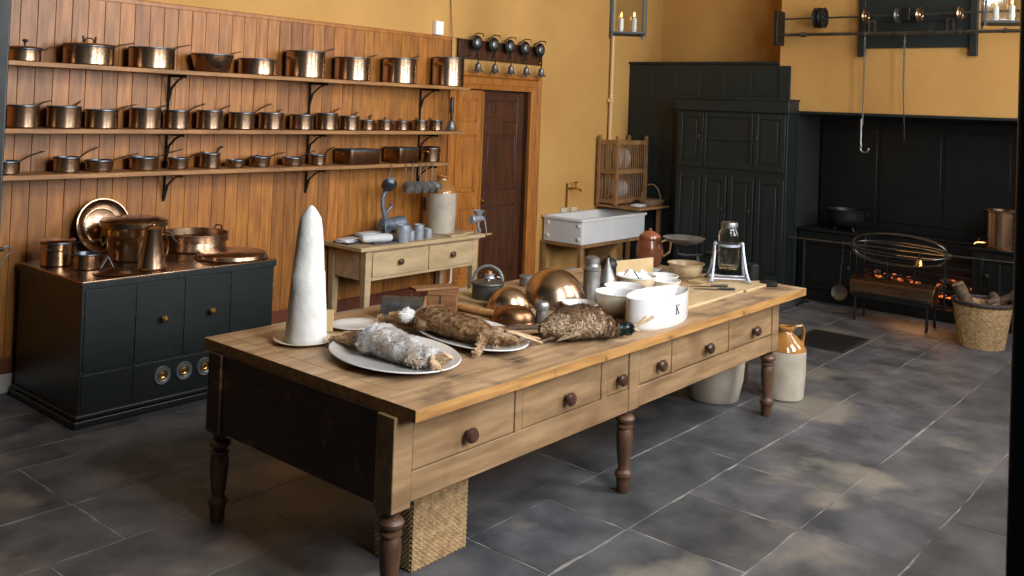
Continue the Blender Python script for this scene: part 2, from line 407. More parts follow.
# chimney breast with recess for the range
BX=10.2
mb=MB(); mb.box(BX,10.98,-.3,4.54,2.11,5.8)
struct(mb,'wall_chimney_breast',M['plaster'],smooth=False)
mb=MB(); mb.box(BX,10.98,4.30,4.54,0,2.11); mb.box(BX,10.98,-.3,1.45,0,2.11); mb.box(10.93,10.98,1.45,4.3,0,2.11); mb.box(BX,10.93,1.45,4.3,2.10,2.11)
struct(mb,'wall_hearth_recess',M['soot'],smooth=False)
mb=MB(); mb.box(BX-.02,BX,4.40,4.54,2.09,2.64); mb.box(BX-.02,BX,1.45,4.54,2.095,2.125)
struct(mb,'trim_4',M['closet'],bevel=.003)
# ------------------------------------------------------------------ closet front filling the recess + panelled cupboard
t=thing('built_in_closet','tall plain black boarded closet filling the corner behind the panelled black cupboard','closet',(BX,5.572,0))
mb=MB(); mb.box(0,.74,-1.025,1.02,0,2.66); 
for k in range(6): mb.box(-.004,0,-1.02+k*.34,-.69+k*.34,.1,2.60)
mb.build('body',M['closet'],t,bevel=.003)
mb=MB(); mb.box(-.03,.74,-1.03,1.024,2.66,2.69); mb.build('top_board',M['closet'],t,bevel=.006)
t=thing('panelled_cupboard','black panelled cupboard with small round knobs standing before the corner closet','cupboard',(9.9,5.0,0))
mb=MB(); mb.box(.02,.262,-.70,.70,0,2.2); mb.build('body',M['closet'],t,bevel=.004)
mb=MB(); mb.box(-.02,.264,-.72,.72,2.09,2.25); mb.box(-.035,.264,-.735,.735,2.225,2.25); mb.build('cornice',M['closet'],t,bevel=.006)
def panel_door(parent,name,y0,y1,z0,z1,m,knob=None,st=.06,x=0.02,kn='knob',km=None):
    mb=MB(); X0,X1=x-.022,x-.002
    mb.box(X0,X1,y0,y0+st,z0,z1); mb.box(X0,X1,y1-st,y1,z0,z1); mb.box(X0,X1,y0+st,y1-st,z0,z0+st); mb.box(X0,X1,y0+st,y1-st,z1-st,z1)
    mb.box(X1-.008,X1,y0+st,y1-st,z0+st,z1-st); mb.box(X1-.014,X1,y0+st+.03,y1-st-.03,z0+st+.03,z1-st-.03)
    d=mb.build(name,m,parent,bevel=.004)
    if knob:
        k=MB(); k.lathe([(0,0),(.008,0),(.008,.015),(.018,.02),(.018,.03),(0,.036)],14,M_=Matrix(((0,0,-1),(0,1,0),(1,0,0)))); k.build(kn,km or M['brass'],d,loc=(X0,knob[0],knob[1]))
    return d
for y0,y1,kn in ((.34,.68,(.38,1.78)),(-.68,-.30,(-.36,1.79))):
    panel_door(t,'door',y0,y1,1.42,2.07,M['closet'],kn,km=M['steel'])
mb=MB(); mb.box(0,.018,-.27,.31,1.42,1.50); mb.box(0,.018,-.27,.31,1.75,1.79); mb.box(0,.018,-.27,.31,2.02,2.07); mb.box(-.004,.018,-.29,-.26,1.42,2.07); mb.box(-.004,.018,.30,.33,1.42,2.07); mb.build('centre_frame',M['closet'],t,bevel=.003)
for y0,y1,kn in ((.36,.68,None),(.02,.34,(.06,.95)),(-.32,0,(-.28,.95)),(-.68,-.34,None)):
    panel_door(t,'door',y0,y1,.2,1.34,M['closet'],kn,km=M['steel'])
# ------------------------------------------------------------------ cooking range
t=thing('cooking_range','large blackened cast iron range with ovens and open grate in the hearth','range',(10.25,2.9,0))
mb=MB(); mb.box(.0,.66,.62,1.38,0,.78); mb.box(0,.66,-1.4,-.45,0,.78); mb.box(.35,.66,-.45,.62,0,.78); mb.box(0,.35,-.45,.62,0,.12); mb.build('body',M['range'],t,bevel=.006)
mb=MB(); mb.box(-.03,.66,.60,1.39,.78,.805); mb.box(-.03,.66,-1.41,-.43,.78,.805); mb.box(.33,.66,-.43,.60,.78,.805); mb.build('hob',M['range'],t,bevel=.005)
mb=MB(); mb.box(.60,.66,-1.4,1.38,.805,2.05)
for k in range(4): mb.box(.585,.6,-1.35+k*.69,-.70+k*.69,.9,1.95)
mb.build('back_panel',M['range'],t,bevel=.004)
for z in (.2,.28,.36,.44,.52,.60):
    pass
mb=MB()
for z in (.16,.24,.32,.40,.48,.56): mb.tube([(-.01,-.45,z),(-.01,.62,z)],.011)
for y in (-.2,.1,.38): mb.tube([(-.012,y,.12),(-.012,y,.6)],.012)
mb.build('grate',M['iron'],t)
for y0,y1,z0,z1,kn in ((.70,1.32,.14,.68,(.78,.42)),(-1.34,-.52,.36,.72,(-.6,.54)),(-1.34,-.52,.06,.32,None)):
    d=panel_door(t,'oven_door',y0,y1,z0,z1,M['range'],kn,.04,0.0,'latch',M['steel'])
mb=MB(); rc=random.Random(5)
for k in range(70):
    p=(rc.uniform(.03,.32),rc.uniform(-.42,.58),rc.uniform(.13,.40)); mb.sphere(p,rc.uniform(.025,.05),8,(1,rc.uniform(.7,1.2),.7))
e=tag(mb.build('glowing_coals',M['embers'],t,smooth=False),kind='stuff')
L=bpy.data.lights.new('fire_glow','AREA'); L.size=.5; L.size_y=.25; L.shape='RECTANGLE'; L.energy=3; L.color=(1,.42,.12)
lo=bpy.data.objects.new('fire_glow',L); COL.objects.link(lo); lo.location=(10.22,2.95,.42); lo.rotation_euler=(rad(90),0,rad(90))
# roasting stand with copper reflector trough
t=thing('roasting_stand','low black iron stand on four straight legs before the fire','stand',(9.75,3.04,0))
mb=MB(); mb.box(-.15,.15,-.37,.37,.235,.255); mb.box(-.15,-.13,-.37,.37,.255,.29); mb.box(.13,.15,-.37,.37,.255,.29); mb.build('tray_frame',M['range'],t,bevel=.003)
for a in (-.13,.13):
    for b in (-.35,.35):
        mb=MB(); mb.tube([(a,b,.236),(a,b,.02),(a*1.15,b,0)],.014); mb.build('leg',M['range'],t)
mb=MB()
pr=[(-.075,.0),(-.10,.06),(-.085,.14),(-.02,.175),(.06,.16),(.075,.15),(.055,.168),(-.02,.185),(-.095,.147),(-.112,.06),(-.085,-.01)]
mb.prism(pr,-.40,.40,'xz'); 
o=thing('reflector_trough','long aged copper reflector trough lying on the low iron stand','trough',(9.72,3.04,.262))
mb.T=Matrix.Identity(4); mb.build('trough_body',M['copper2'],o,bevel=.002)
for b in (-.40,.40):
    m2=MB(); m2.prism([(-.112,0),(-.112,.1),(-.03,.185),(.06,.16),(.06,0)],b-.006,b+.006,'xz'); m2.build('end_plate',M['copperdark'],o,bevel=.002)
# spit with cradle, two upright dogs
t=thing('roasting_spit','long iron spit rod with oval wire cradle across the range front','spit',(9.95,3.08,0))
mb=MB(); mb.tube([(0,1.18,.715),(0,-1.2,.735)],.009); mb.build('rod',M['steel'],t)
for ang in (0,45,90,135):
    mb=MB(); pts=[]
    for k in range(33):
        a=2*PI*k/32; yy=.47*math.cos(a); rr_=.17*math.copysign(abs(math.sin(a))**.7,math.sin(a)); pts.append((rr_*math.cos(rad(ang+20)),yy,.722+rr_*math.sin(rad(ang+20))))
    mb.tube(pts[:-1],.0065,6,closed=True); mb.build('cradle_bar',M['steel'],t)
for s_ in (-1,1):
    mb=MB(); mb.lathe([(.009,-.03),(.024,-.03),(.03,0),(.024,.03),(.009,.03)],14,(0,s_*.48,.722),'y'); mb.build('collar',M['steel'],t)
for y in (1.0,-.95):
    mb=MB(); mb.tube([(0,y,0),(0,y,.70)],.014); mb.tube([(-.16,y,0),(0,y,.05),(.16,y,0)],.012); mb.tube(arc((0,y,.725),.026,180,360,8,'xz'),.007,6); mb.build('upright',M['range'],t)
t=thing('brass_weight','small brass bell shaped weight hanging from the roasting spit','weight',(9.95,2.87,.585))
mb=MB(); mb.lathe([(0,0),(.05,0),(.05,.012),(.04,.03),(.03,.07),(.014,.085),(0,.09)],20); mb.build('bell',M['brass'],t)
mb=MB(); mb.tube([(0,0,.085),(0,0,.13),(.0,.012,.15)],.006,6); mb.build('hook',M['steel'],t)
t=thing('iron_cauldron','round black iron pot with side ears standing on the range hob','pot',(10.42,3.80,.805))
mb=MB(); mb.lathe([(0,.03),(.10,.035),(.17,.08),(.20,.15),(.195,.215),(.205,.235),(.197,.24),(.185,.215),(.19,.15),(.16,.085),(.09,.045),(0,.042)],36); mb.build('body',M['iron'],t)
for k in range(3): a=2*PI*k/3; m2=MB(); m2.tube([(.1*math.cos(a),.1*math.sin(a),.05),(.13*math.cos(a),.13*math.sin(a),0)],.013); m2.build('foot',M['iron'],t)
for s_ in (-1,1): m2=MB(); m2.tube([(0,s_*.195,.20),(0,s_*.235,.215),(0,s_*.235,.185),(0,s_*.197,.16)],.008,6); m2.build('ear',M['iron'],t)
t=thing('hot_water_urn','tall cylindrical copper urn with brass tap at the end of the range','urn',(10.42,2.22,.805))
mb=MB(); mb.lathe([(0,0),(.175,0),(.178,.01),(.165,.02),(.165,.36),(.175,.37),(.175,.38),(.16,.385),(.158,.3),(0,.3)],36); mb.build('body',M['copper2'],t)
mb=MB(); mb.tube([(-.10,.12,.05),(-.17,.20,.05),(-.18,.215,.03)],.012); mb.tube([(-.15,.18,.05),(-.15,.18,.09)],.007); mb.tube([(-.17,.16,.092),(-.13,.20,.092)],.007); mb.build('tap',M['brass'],t)
t=thing('hearth_ladle','shallow round iron skimmer leaning below the range','skimmer',(10.12,3.74,0))
mb=MB(); mb.T=Matrix.Translation((0,0,.16))@Matrix.Rotation(rad(-75),4,'Y'); mb.lathe([(0,-.02),(.05,-.015),(.085,0),(.088,.003),(.05,-.010),(0,-.014)],24); mb.build('bowl',M['steel'],t)
mb=MB(); mb.tube([(.0,0,.24),(.05,0,.5),(.075,0,.72)],.007); mb.tube([(0,0,0),(0,0,.08)],.004); mb.build('handle',M['iron'],t)
# log basket
def weave(mb,r0,r1,h,n=36,rows=22,rt=.005,oval=1,z0=0):
    # weaving strands undulating + vertical stakes
    for j in range(rows):
        z=z0+h*(j+.5)/rows; rr_=r0+(r1-r0)*(j+.5)/rows; pts=[]
        for k in range(n*2):
            a=2*PI*k/(n*2); d=.004*(1 if (k//1+j)%2 else -1)
            pts.append(((rr_+d)*math.cos(a),(rr_+d)*oval*math.sin(a),z))
        mb.tube(pts,[(rt,h/rows*.55)]*len(pts),5,closed=True)
    for k in range(n):
        a=2*PI*k/n
        mb.tube([(r0*math.cos(a),r0*oval*math.sin(a),z0),(r1*math.cos(a),r1*oval*math.sin(a),z0+h)],.006,5)
t=thing('log_basket','round pale wicker log basket with dark rim before the hearth','basket',(9.45,2.16,0))
mb=MB(); weave(mb,.185,.245,.40,30,18); mb.lathe([(0,0.01),(.19,0.01),(.19,.03),(0,.03)],30); mb.build('wicker_body',M['wicker'],t)
mb=MB()
for s_ in (0,1,2):
    pts=[((.25+.008*math.cos(k*.9+s_*2.1))*math.cos(2*PI*k/60),(.25+.008*math.cos(k*.9+s_*2.1))*math.sin(2*PI*k/60),.41+.01*math.sin(k*.9+s_*2.1)) for k in range(60)]
    mb.tube(pts,.012,6,closed=True)
mb.build('rim',M['rimdark'],t)
def log(loc,rz,tilt,L_,r_,label):
    t=thing('firewood_log',label,'log',loc,rz,'logs in the wicker basket')
    rg=random.Random(int(L_*1000)+int(loc[1]*100))
    mb=MB(); Rm=Matrix.Rotation(rad(tilt),4,'Y'); n=9; pts=[Rm@Vector((L_*k/n,rg.uniform(-.006,.006),rg.uniform(-.006,.006))) for k in range(n+1)]
    mb.tube(pts,[r_*rg.uniform(.92,1.06) for _ in pts],12); mb.build('bark',M['bark'],t)
    for e_,i in ((-.003,0),(.003,-1)):
        mb=MB(); d=(Rm@Vector((1,0,0))); p=pts[i]; mb.tube([p+d*e_,p-d*e_*.3],r_*.9,12); mb.build('cut_face',M['cutwood'],t)
log((9.40,2.20,.26),rad(110),-62,.34,.055,'thick upright log leaning at the edge of the wicker basket')
log((9.32,2.02,.39),rad(15),-8,.36,.04,'log lying across the back of the wicker basket')
log((9.37,2.10,.41),rad(-35),-12,.26,.032,'short pale ended log across the front of the wicker basket')
log((9.50,2.12,.34),rad(-100),-38,.3,.034,'thin log poking out over the basket rim toward the wall')
# ------------------------------------------------------------------ spit gear (smoke jack) on chimney breast
t=thing('spit_drive_shaft','long dark iron drive rail and shaft with wheels across the chimney breast','drive shaft',(10.0,3.2,3.0))
mb=MB(); mb.tube([(0,1.30,-.02),(0,-1.6,-.03)],.018); mb.build('rail',M['steel'],t)
mb=MB(); mb.tube([(0,1.30,.16),(0,-.6,.16)],.010); mb.tube([(0,.1,.16),(0,-.62,.165),(0,-1.6,.17)],.012); mb.build('shaft',M['steel'],t)
mb=MB(); mb.box(-.02,.19,1.29,1.33,-.13,.26); mb.build('bracket',M['range'],t,bevel=.004)
mb=MB(); mb.box(-.02,.19,-1.6,-1.56,-.13,.26); mb.build('bracket',M['range'],t,bevel=.004)
def wheel(y,r_,w,m,name='wheel',spokes=0):
    mb=MB(); mb.lathe([(.012,-w),(r_*.35,-w),(r_*.4,-w*.4),(r_*.8,-w*.4),(r_*.85,-w),(r_,-w),(r_*.93,0),(r_,w),(r_*.85,w),(r_*.8,w*.4),(r_*.4,w*.4),(r_*.35,w),(.012,w)],28,(0,y,.16),'y')
    mb.build(name,m,t)
wheel(.83,.115,.022,M['iron']);wheel(.77,.115,.022,M['iron'])
wheel(.30,.085,.012,M['copper2']);wheel(-.03,.08,.014,M['tin']);wheel(-.25,.085,.014,M['copper2']);wheel(-.64,.085,.012,M['copper2'])
mb=MB(); mb.box(-.03,.03,-.16,-.06,.10,.24); mb.build('gear_housing',M['range'],t,bevel=.01)
for y in (.22,-.56):
    mb=MB(); mb.box(-.012,.012,y-.03,y-.01,-.04,.10); mb.box(-.012,.012,y+.03,y+.05,-.04,.10); mb.box(-.014,.014,y-.03,y+.05,.10,.115); mb.build('hanger',M['steel'],t)
for y in (1.0,.97,.30,-.35,-.64,-1.05):
    mb=MB(); mb.lathe([(.018,-.015),(.028,-.012),(.03,0),(.028,.012),(.018,.015)],14,(0,y,-.022),'y'); mb.build('collar',M['steel'],t)
# shutter board behind
t=thing('dark_wall_board','dark framed board on the chimney breast behind the drive shaft','board',(10.2,3.03,2.79))
mb=MB(); mb.box(-.03,-.0,-.53,.53,.04,.95); mb.build('panel',M['closet'],t,bevel=.003)
for y in (-.56,.56): mb=MB(); mb.box(-.06,-.0,y-.035,y+.035,-.05,.98); mb.build('post',M['closet'],t,bevel=.004)
for z in (.34,.66): mb=MB(); mb.box(-.045,-.028,-.52,.52,z-.02,z+.02); mb.build('rail',M['closet'],t,bevel=.003)
# chains
def chain(x,y,z0,z1,label,link=.035):
    t=thing('hanging_chain',label,'chain',(x,y,z1),0,'chains hanging from the drive rail')
    mb=MB(); z=z0-z1; k=0
    mb.tube(arc((0,0,z),.024,0,350,12,'xz'),.004,5)
    z-=.02
    while z>.55 :
        pl=[(.009*math.cos(a)*(k%2==0),.009*math.cos(a)*(k%2==1),z-.02+.02*math.sin(a)) for a in [2*PI*i/10 for i in range(10)]]
        mb.tube(pl,.0045,5,closed=True); z-=.031; k+=1
    mb.build('links',M['steel'],t)
    return t,z
t,z=chain(9.99,3.50,2.96,1.70,'light steel chain with open pot hook hanging over the range')
mb=MB(); mb.tube([(0,0,z),(0,0,.30)],.009,6); mb.tube([(0,.012,.36),(0,.01,.08)],.009,6); mb.tube([(0,.01,.1)]+arc((0,-.03,.045),.042,30,-190,14,'yz')[::1],.010,6); mb.build('pot_hook',M['tin'],t)
t,z=chain(9.99,3.09,2.96,1.84,'thin dark chain with straight rod hanging near the pot hook')
mb=MB(); mb.tube([(0,0,z),(0,-.02,.15)],.005,6); mb.tube([(0,-.02,.17),(0,-.02,0)],.009,6); mb.build('end_rod',M['iron'],t)
# ------------------------------------------------------------------ lanterns
def lantern(loc,label,rz,hz):
    t=thing('hanging_lantern',label,'lantern',loc,rz,'square glazed candle lanterns')
    w,h=.145,.42
    mb=MB()
    for a in (-w,w):
        for b in (-w,w): mb.box(a-.008,a+.008,b-.008,b+.008,-.03,h)
    for z in (0,h-.16+.12,h):
        for a in (-w,w): mb.box(a-.008,a+.008,-w,w,z,z+.014); mb.box(-w,w,a-.008,a+.008,z,z+.014)
    mb.box(-w,w,-w,w,-.004,.004)
    mb.build('cage',M['closet'],t)
    for a in (-w,w):
        mb=MB(); mb.box(a-.0015,a+.0015,-w+.01,w-.01,.016,h-.045); mb.build('pane',M['pane'],t)
        mb=MB(); mb.box(-w+.01,w-.01,a-.0015,a+.0015,.016,h-.045); mb.build('pane',M['pane'],t)
    mb=MB(); mb.lathe([(w*1.35,h+.014),(.05,h+.16),(.05,h+.2),(0,h+.21)],4,M_=Matrix.Rotation(rad(45),3,'Z')); mb.build('roof',M['range'],t,smooth=False)
    mb=MB(); mb.tube([(0,0,h+.2),(0,0,hz-loc[2])],.006,6); mb.build('hanging_rod',M['range'],t)
    for px in (-.055,.055):
        mb=MB(); mb.lathe([(0,.004),(.03,.004),(.034,.012),(.020,.016),(.018,.05),(0,.05)],16,(px,-px*.4,0)); mb.lathe([(0,.05),(.024,.05),(.024,.07),(.021,.072),(.021,.14),(.012,.150),(0,.152)],16,(px,-px*.4,0)); c=mb.build('candle',M['candle'],t)
        mb=MB(); mb.lathe([(0,.154),(.009,.162),(.010,.175),(.003,.20),(0,.202)],12,(px,-px*.4,0)); mb.build('bulb',M['flame'],c)
lantern((6.90,4.50,2.725),'black caged candle lantern hanging before the cream wall pipe',rad(-52),5.8)
lantern((8.27,1.79,2.87),'black caged candle lantern hanging before the drive shaft over the hearth',rad(-72),5.8)
# ------------------------------------------------------------------ shelves
BR=[3.72,5.05,6.40]
def shelf(name_label,x1,ztop,low):
    t=thing('wall_shelf',name_label,'shelf',(0,0,0))
    mb=MB(); mb.box(.76,x1,6.27,6.573,ztop-.032,ztop); mb.build('shelf_board',M['shelf'],t,bevel=.004)
    for x in BR:
        if x>x1: continue
        mb=MB(); z=ztop-.033
        mb.tube([(x,6.30,z-.008),(x,6.555,z-.008),(x,6.562,z-low)],[(.016,.007)]*3,8,up=(1,0,0))
        mb.tube([(x,6.34,z-.01),(x,6.43,z-.04),(x,6.52,z-.10),(x,6.556,z-.20)],[(.006,.012)]*4,6,up=(1,0,0))
        mb.build('bracket',M['range'],t)
    return t
shelf('uppermost long wooden shelf of large copper stewpans on the boarded wall',6.80,2.225,.40)
shelf('middle long wooden shelf of small copper saucepans on the boarded wall',6.73,1.785,.28)
shelf('lowest long wooden shelf, copper pans on it and ladles hung below',6.57,1.482,.22)
# ------------------------------------------------------------------ copper pans
def pan(name,cat,label,group,loc,d,h,ang=None,hl=None,hup=14,lid=None,loops=0,taper=1.0,oval=1.0,rz=0,body=None,iron=True,sy=1.0):
    """ang: direction of long handle in degrees (0=+X, 90=+Y)"""
    t=thing(name,label,cat,loc,0,group); r_=d/2; rb=r_*taper; th=.003
    def ov(p): return p
    mb=MB(); 
    if oval!=1.0 or sy!=1.0:  sx_,sy_=1.0,sy
    else: sx_,sy_=1.0,1.0
    mb.lathe([(0,0),(rb-.006,0),(rb,.006),(r_,h-.014),(r_+.0005,h-.012)],40,sx=sx_,sy=sy_)
    mb.m=1; mb.lathe([(r_+.0005,h-.012),(r_+.004,h-.008),(r_+.003,h-.001),(r_-.002,h),(r_-.004,h-.004),(rb-.006,.012),(0,.008)],40,sx=sx_,sy=sy_)
    mb.build('body',[body or M['copper2'],M['rim']],t)
    if ang is not None:
        a=rad(ang); hl=hl or d*1.05; ca,sa=math.cos(a),math.sin(a); q=math.tan(rad(hup))
        pts=[(r_-.0,h-.05),(r_+.004,h-.022),(r_+.025,h-.008),(r_+.05,h-.0),(r_+hl*.5,h+hl*.5*q),(r_+hl,h+hl*q)]
        mb=MB(); mb.tube([(ca*s_,sa*s_,z) for s_,z in pts],[(.016,.003),(.014,.004),(.009,.005),(.008,.005),(.010,.004),(.013,.003)],8)
        e=(r_+hl+.012); ez=h+hl*q
        mb.tube([(ca*(e+.012*math.cos(k*PI/5)) - sa*.012*math.sin(k*PI/5), sa*(e+.012*math.cos(k*PI/5))+ca*.012*math.sin(k*PI/5), ez+.003) for k in range(10)],.0035,5,closed=True)
        mb.build('handle',M['steel'] if iron else M['brass'],t)
    for k in range(loops):
        a=rad(10+180*k) if loops==2 else rad(190)
        mb=MB(); c,s_=math.cos(a),math.sin(a); rr_=r_*(sy if abs(s_)>.7 else 1)
        mb.tube([(c*(rr_+o)-s_*w,s_*(rr_+o)+c*w,h*.72+z) for o,w,z in ((-.003,-.04,-.01),(.012,-.04,.0),(.036,-.026,.012),(.040,0,.016),(.036,.026,.012),(.012,.04,0),(-.003,.04,-.01))],.007,6)
        mb.build('loop_handle',M['brass'],t)
    if lid:
        mb=MB(); mb.lathe([(r_-.006,h-.008),(r_+.004,h+.001),(r_+.006,h+.006),(r_-.004,h+.012),(r_*.6,h+.016),(0,h+.018),(0,h+.014),(r_*.6,h+.012),(r_-.008,h+.006)],40,sx=sx_,sy=sy_)
        l=mb.build('lid',M['copper'],t)
        mb=MB()
        if lid=='knob': mb.lathe([(.006,h+.016),(.007,h+.04),(.018,h+.046),(.016,h+.06),(0,h+.064)],14)
        elif lid=='posts': 
            for x in (-.05,.05): mb.tube([(x*d*2.6,0,h+.014),(x*d*2.6,0,h+.065)],[.006,.008],8)
            else: mb.tube([(-.03,0,h+.016),(-.03,0,h+.04),(-.015,0,h+.052),(.015,0,h+.052),(.03,0,h+.04),(.03,0,h+.016)],.005,6)
        mb.build('lid_handle',M['iron'],l)
    return t
TY,MY,LY=6.42,6.43,6.43
OP={'t':'top shelf','m':'middle shelf','l':'lowest shelf'}
top=[(2.60,.199,.085,20,.20,'knob',0,1,'small shallow lidded copper pan with upright knob on the top shelf above the black hotplate'),
(3.027,.33,.135,20,.26,'posts',0,1,'wide copper stewpan with two posts on its lid on the top shelf'),
(3.495,.36,.155,22,.30,None,0,1,'very wide open copper saucepan beside the post lidded pan on the top shelf'),
(3.992,.34,.140,24,.28,None,0,.78,'copper pan with inward sloping sides, the only tapered one on the top shelf'),
(4.408,.305,.130,35,.26,None,0,1,'open copper saucepan on the top shelf between tapered pan and tall stewpan'),
(4.884,.33,.225,18,.26,None,1,1,'tall copper stewpan with loop handle on the top shelf, fourth from the bell board end'),
(5.402,.34,.205,18,.24,None,0,1,'deep copper saucepan without loop handle on the top shelf, third from the bell board end'),
(5.972,.34,.235,20,.24,None,1,1,'deep copper stewpan with loop handle on the top shelf, second from the bell board end'),
(6.63,.335,.285,12,.30,None,1,1,'tallest copper stewpan standing at the bell board end of the top shelf')]
for x,d,h,a,hl,lid,lo_,tp,lb in top:
    pan('copper_stewpan','saucepan',lb,'copper pans on the top shelf',(x,TY,2.227),min(d,.32 if d>.33 else d),h,a,hl,11,lid,lo_,tp)
ordn=['','nearest','second','third','fourth','fifth','sixth','seventh','eighth','ninth','tenth','eleventh','twelfth','thirteenth','fourteenth','fifteenth','sixteenth','seventeenth']
mid=[(2.613,.193,.15),(2.882,.215,.15),(3.145,.215,.132),(3.470,.22,.15),(3.721,.19,.14),(4.001,.195,.145),(4.289,.20,.134),(4.570,.2,.138),(4.879,.2,.128),(5.146,.19,.145),(5.399,.18,.125),(5.611,.132,.092),(5.824,.14,.094),(6.039,.14,.088),(6.283,.15,.098),(6.494,.135,.100)]
n=len(mid)
for i,(x,d,h) in enumerate(mid):
    k=n-i; size='medium' if d>.17 else 'very small'
    place=('beside the hand bell on the middle shelf' if k==1 else '%s from the hand bell on the middle shelf'%ordn[k])
    pan('copper_saucepan','saucepan','%s copper saucepan, %s'%(size,place),'copper saucepans on the middle shelf',(x,MY,1.787),d,h,[32,40,24,30,22,28,16,36,40,30,34,40,48,52,60,70][i],d*[1.25,1.05,1.15,.95,1.2,1.0][i%6],[10,16,9,7,12][i%5])
lowp=[(2.52,.17,.085,'p'),(2.915,.165,.105,'p'),(3.143,.185,.080,'f'),(3.475,.20,.095,'f'),(3.75,.155,.085,'f'),(4.02,.15,.115,'p'),(4.252,.145,.06,'f'),(4.477,.17,.08,'f'),(4.799,.17,.07,'f'),(5.066,.14,.09,'p')]
n=len(lowp)
for i,(x,d,h,k) in enumerate(lowp):
    kk=n-i; pl='%s from the rectangular copper pans on the lowest shelf'%('next' if kk==1 else ordn[kk])
    if kk==1: pl='next to the rectangular copper pans on the lowest shelf'
    pan('copper_saute_pan' if k=='f' else 'copper_saucepan','saucepan',('shallow' if k=='f' else 'upright')+' copper pan, '+pl,'small copper pans on the lowest shelf',(x,LY,1.484),d,h,[24,20,12,15,18,34,14,12,15,20][i],d*[1.3,1.1,1.2,1.25,1.2,.9,1.2,1.1,1.2,1.3][i],[12,16,8,9,10,16,8,7,12,16][i],taper=.94 if k=='f' else 1)
def rect_pan(x,w,dp,h,label):
    t=thing('copper_braising_pan',label,'pan',(x,6.42,1.484),0,'rectangular copper braising pans')
    mb=MB(); sx,sy=w/2,dp/2
    def ring(ins,z,n=8,rc=.035):
        out=[]
        for cx_,cy_,a0 in ((sx-rc,sy-rc,0),(-sx+rc,sy-rc,90),(-sx+rc,-sy+rc,180),(sx-rc,-sy+rc,270)):
            for k in range(n+1):
                a=rad(a0+90*k/n); out.append((cx_+(rc-ins)*math.cos(a),cy_+(rc-ins)*math.sin(a),z))
        return out
    rs=[ring(.004,0),ring(0,.006),ring(0,h-.012)]; m=len(rs[0])
    vs=[p for q in rs for p in q]; fs=[tuple(range(m))]+[(i*m+k,i*m+(k+1)%m,(i+1)*m+(k+1)%m,(i+1)*m+k) for i in range(2) for k in range(m)]
    mb.add(vs,fs); mb.m=1; rs=[ring(0,h-.012),ring(-.004,h-.008),ring(-.003,h),ring(.004,h),ring(.005,.012)]
    vs=[p for q in rs for p in q]; fs=[tuple(range(4*m,5*m))]+[(i*m+k,i*m+(k+1)%m,(i+1)*m+(k+1)%m,(i+1)*m+k) for i in range(4) for k in range(m)]
    mb.add(vs,fs); mb.build('body',[M['copperdark'],M['rim']],t)
    mb=MB(); mb.lathe([(sx-.004,h+.002),(sx+.002,h+.006),(sx*.8,h+.012),(0,h+.014)],4,M_=Matrix.Diagonal((1,1,1))@Matrix.Identity(3)) if False else mb.box(-sx+.004,sx-.004,-sy+.004,sy-.004,h+.001,h+.010)
    mb.build('lid',M['rim'],t,bevel=.004)
    for s_ in (-1,1):
        mb=MB(); mb.tube([(s_*(sx-.002),-.045,h*.7),(s_*(sx+.02),-.045,h*.72),(s_*(sx+.042),-.03,h*.8),(s_*(sx+.045),0,h*.83),(s_*(sx+.042),.03,h*.8),(s_*(sx+.02),.045,h*.72),(s_*(sx-.002),.045,h*.7)],.006,6); mb.build('end_handle',M['brass'],t)
rect_pan(5.50,.36,.24,.125,'long rectangular copper braising pan nearest the small pans on the lowest shelf')
rect_pan(6.04,.27,.24,.135,'shorter rectangular copper pan beside the round pan on the lowest shelf')
pan('copper_stewpan','saucepan','round copper stewpan with two loop handles at the door end of the lowest shelf',None,(6.43,6.42,1.484),.185,.135,None,None,0,'loop',2)
# hand bell
t=thing('hand_bell','small silver hand bell with black handle at the end of the middle shelf','bell',(6.66,6.38,1.787))
mb=MB(); mb.lathe([(.060,0),(.063,.004),(.052,.02),(.042,.05),(.034,.09),(.016,.11),(0,.114)],24); mb.build('bell_body',M['tin'],t)
mb=MB(); mb.lathe([(.010,.112),(.015,.125),(.012,.15),(.024,.20),(.018,.26),(.020,.31),(.008,.335),(0,.338)],14); mb.build('handle',M['black'],t)
# ladles hanging from lowest shelf
for i,(x,z) in enumerate(((5.95,1.44),(6.04,1.44),(6.14,1.44),(6.22,1.44),(6.30,1.44))):
    lb=['nearest the black iron bracket','second counted from the mincer end','in the middle of the row','fourth counted from the mincer end','nearest the door frame'][i]
    t=thing('hanging_ladle','small dark tin dipper hung under the lowest shelf, '+lb,'ladle',(x,6.263,z+.02),0,'dippers hanging under the lowest shelf')
    mb=MB(); mb.tube([(0,.012,.018),(0,.0,.032),(0,-.012,.018),(0,-.010,-.02),(0,-.006,-.16)],[(.006,.003)]*5,6); mb.build('handle',M['tin'],t)
    mb=MB(); mb.T=Matrix.Translation((0,-.045,-.19))@Matrix.Rotation(rad(-68),4,'X')@Matrix.Rotation(rad(18-9*i),4,'Y'); mb.lathe([(0,-.06),(.04,-.058),(.05,-.02),(.056,.01),(.053,.01),(.047,-.018),(.037,-.053),(0,-.055)],22); mb.build('cup',M['pewter'],t)
t=thing('hanging_scoop','wide tin scoop hung from the lowest shelf above the cast iron mincer','scoop',(5.77,6.263,1.46))
mb=MB(); mb.tube([(0,.012,.016),(0,0,.03),(0,-.012,.016),(0,-.008,-.03),(-.02,-.006,-.10)],[(.005,.003)]*5,6); mb.build('handle',M['tin'],t)
mb=MB(); mb.T=Matrix.Translation((-.04,-.03,-.16))@Matrix.Rotation(rad(-60),4,'X')@Matrix.Rotation(rad(25),4,'Y'); mb.lathe([(0,-.05),(.04,-.04),(.07,0),(.073,.001),(.042,-.035),(0,-.045)],22); mb.build('bowl',M['rim'],t)
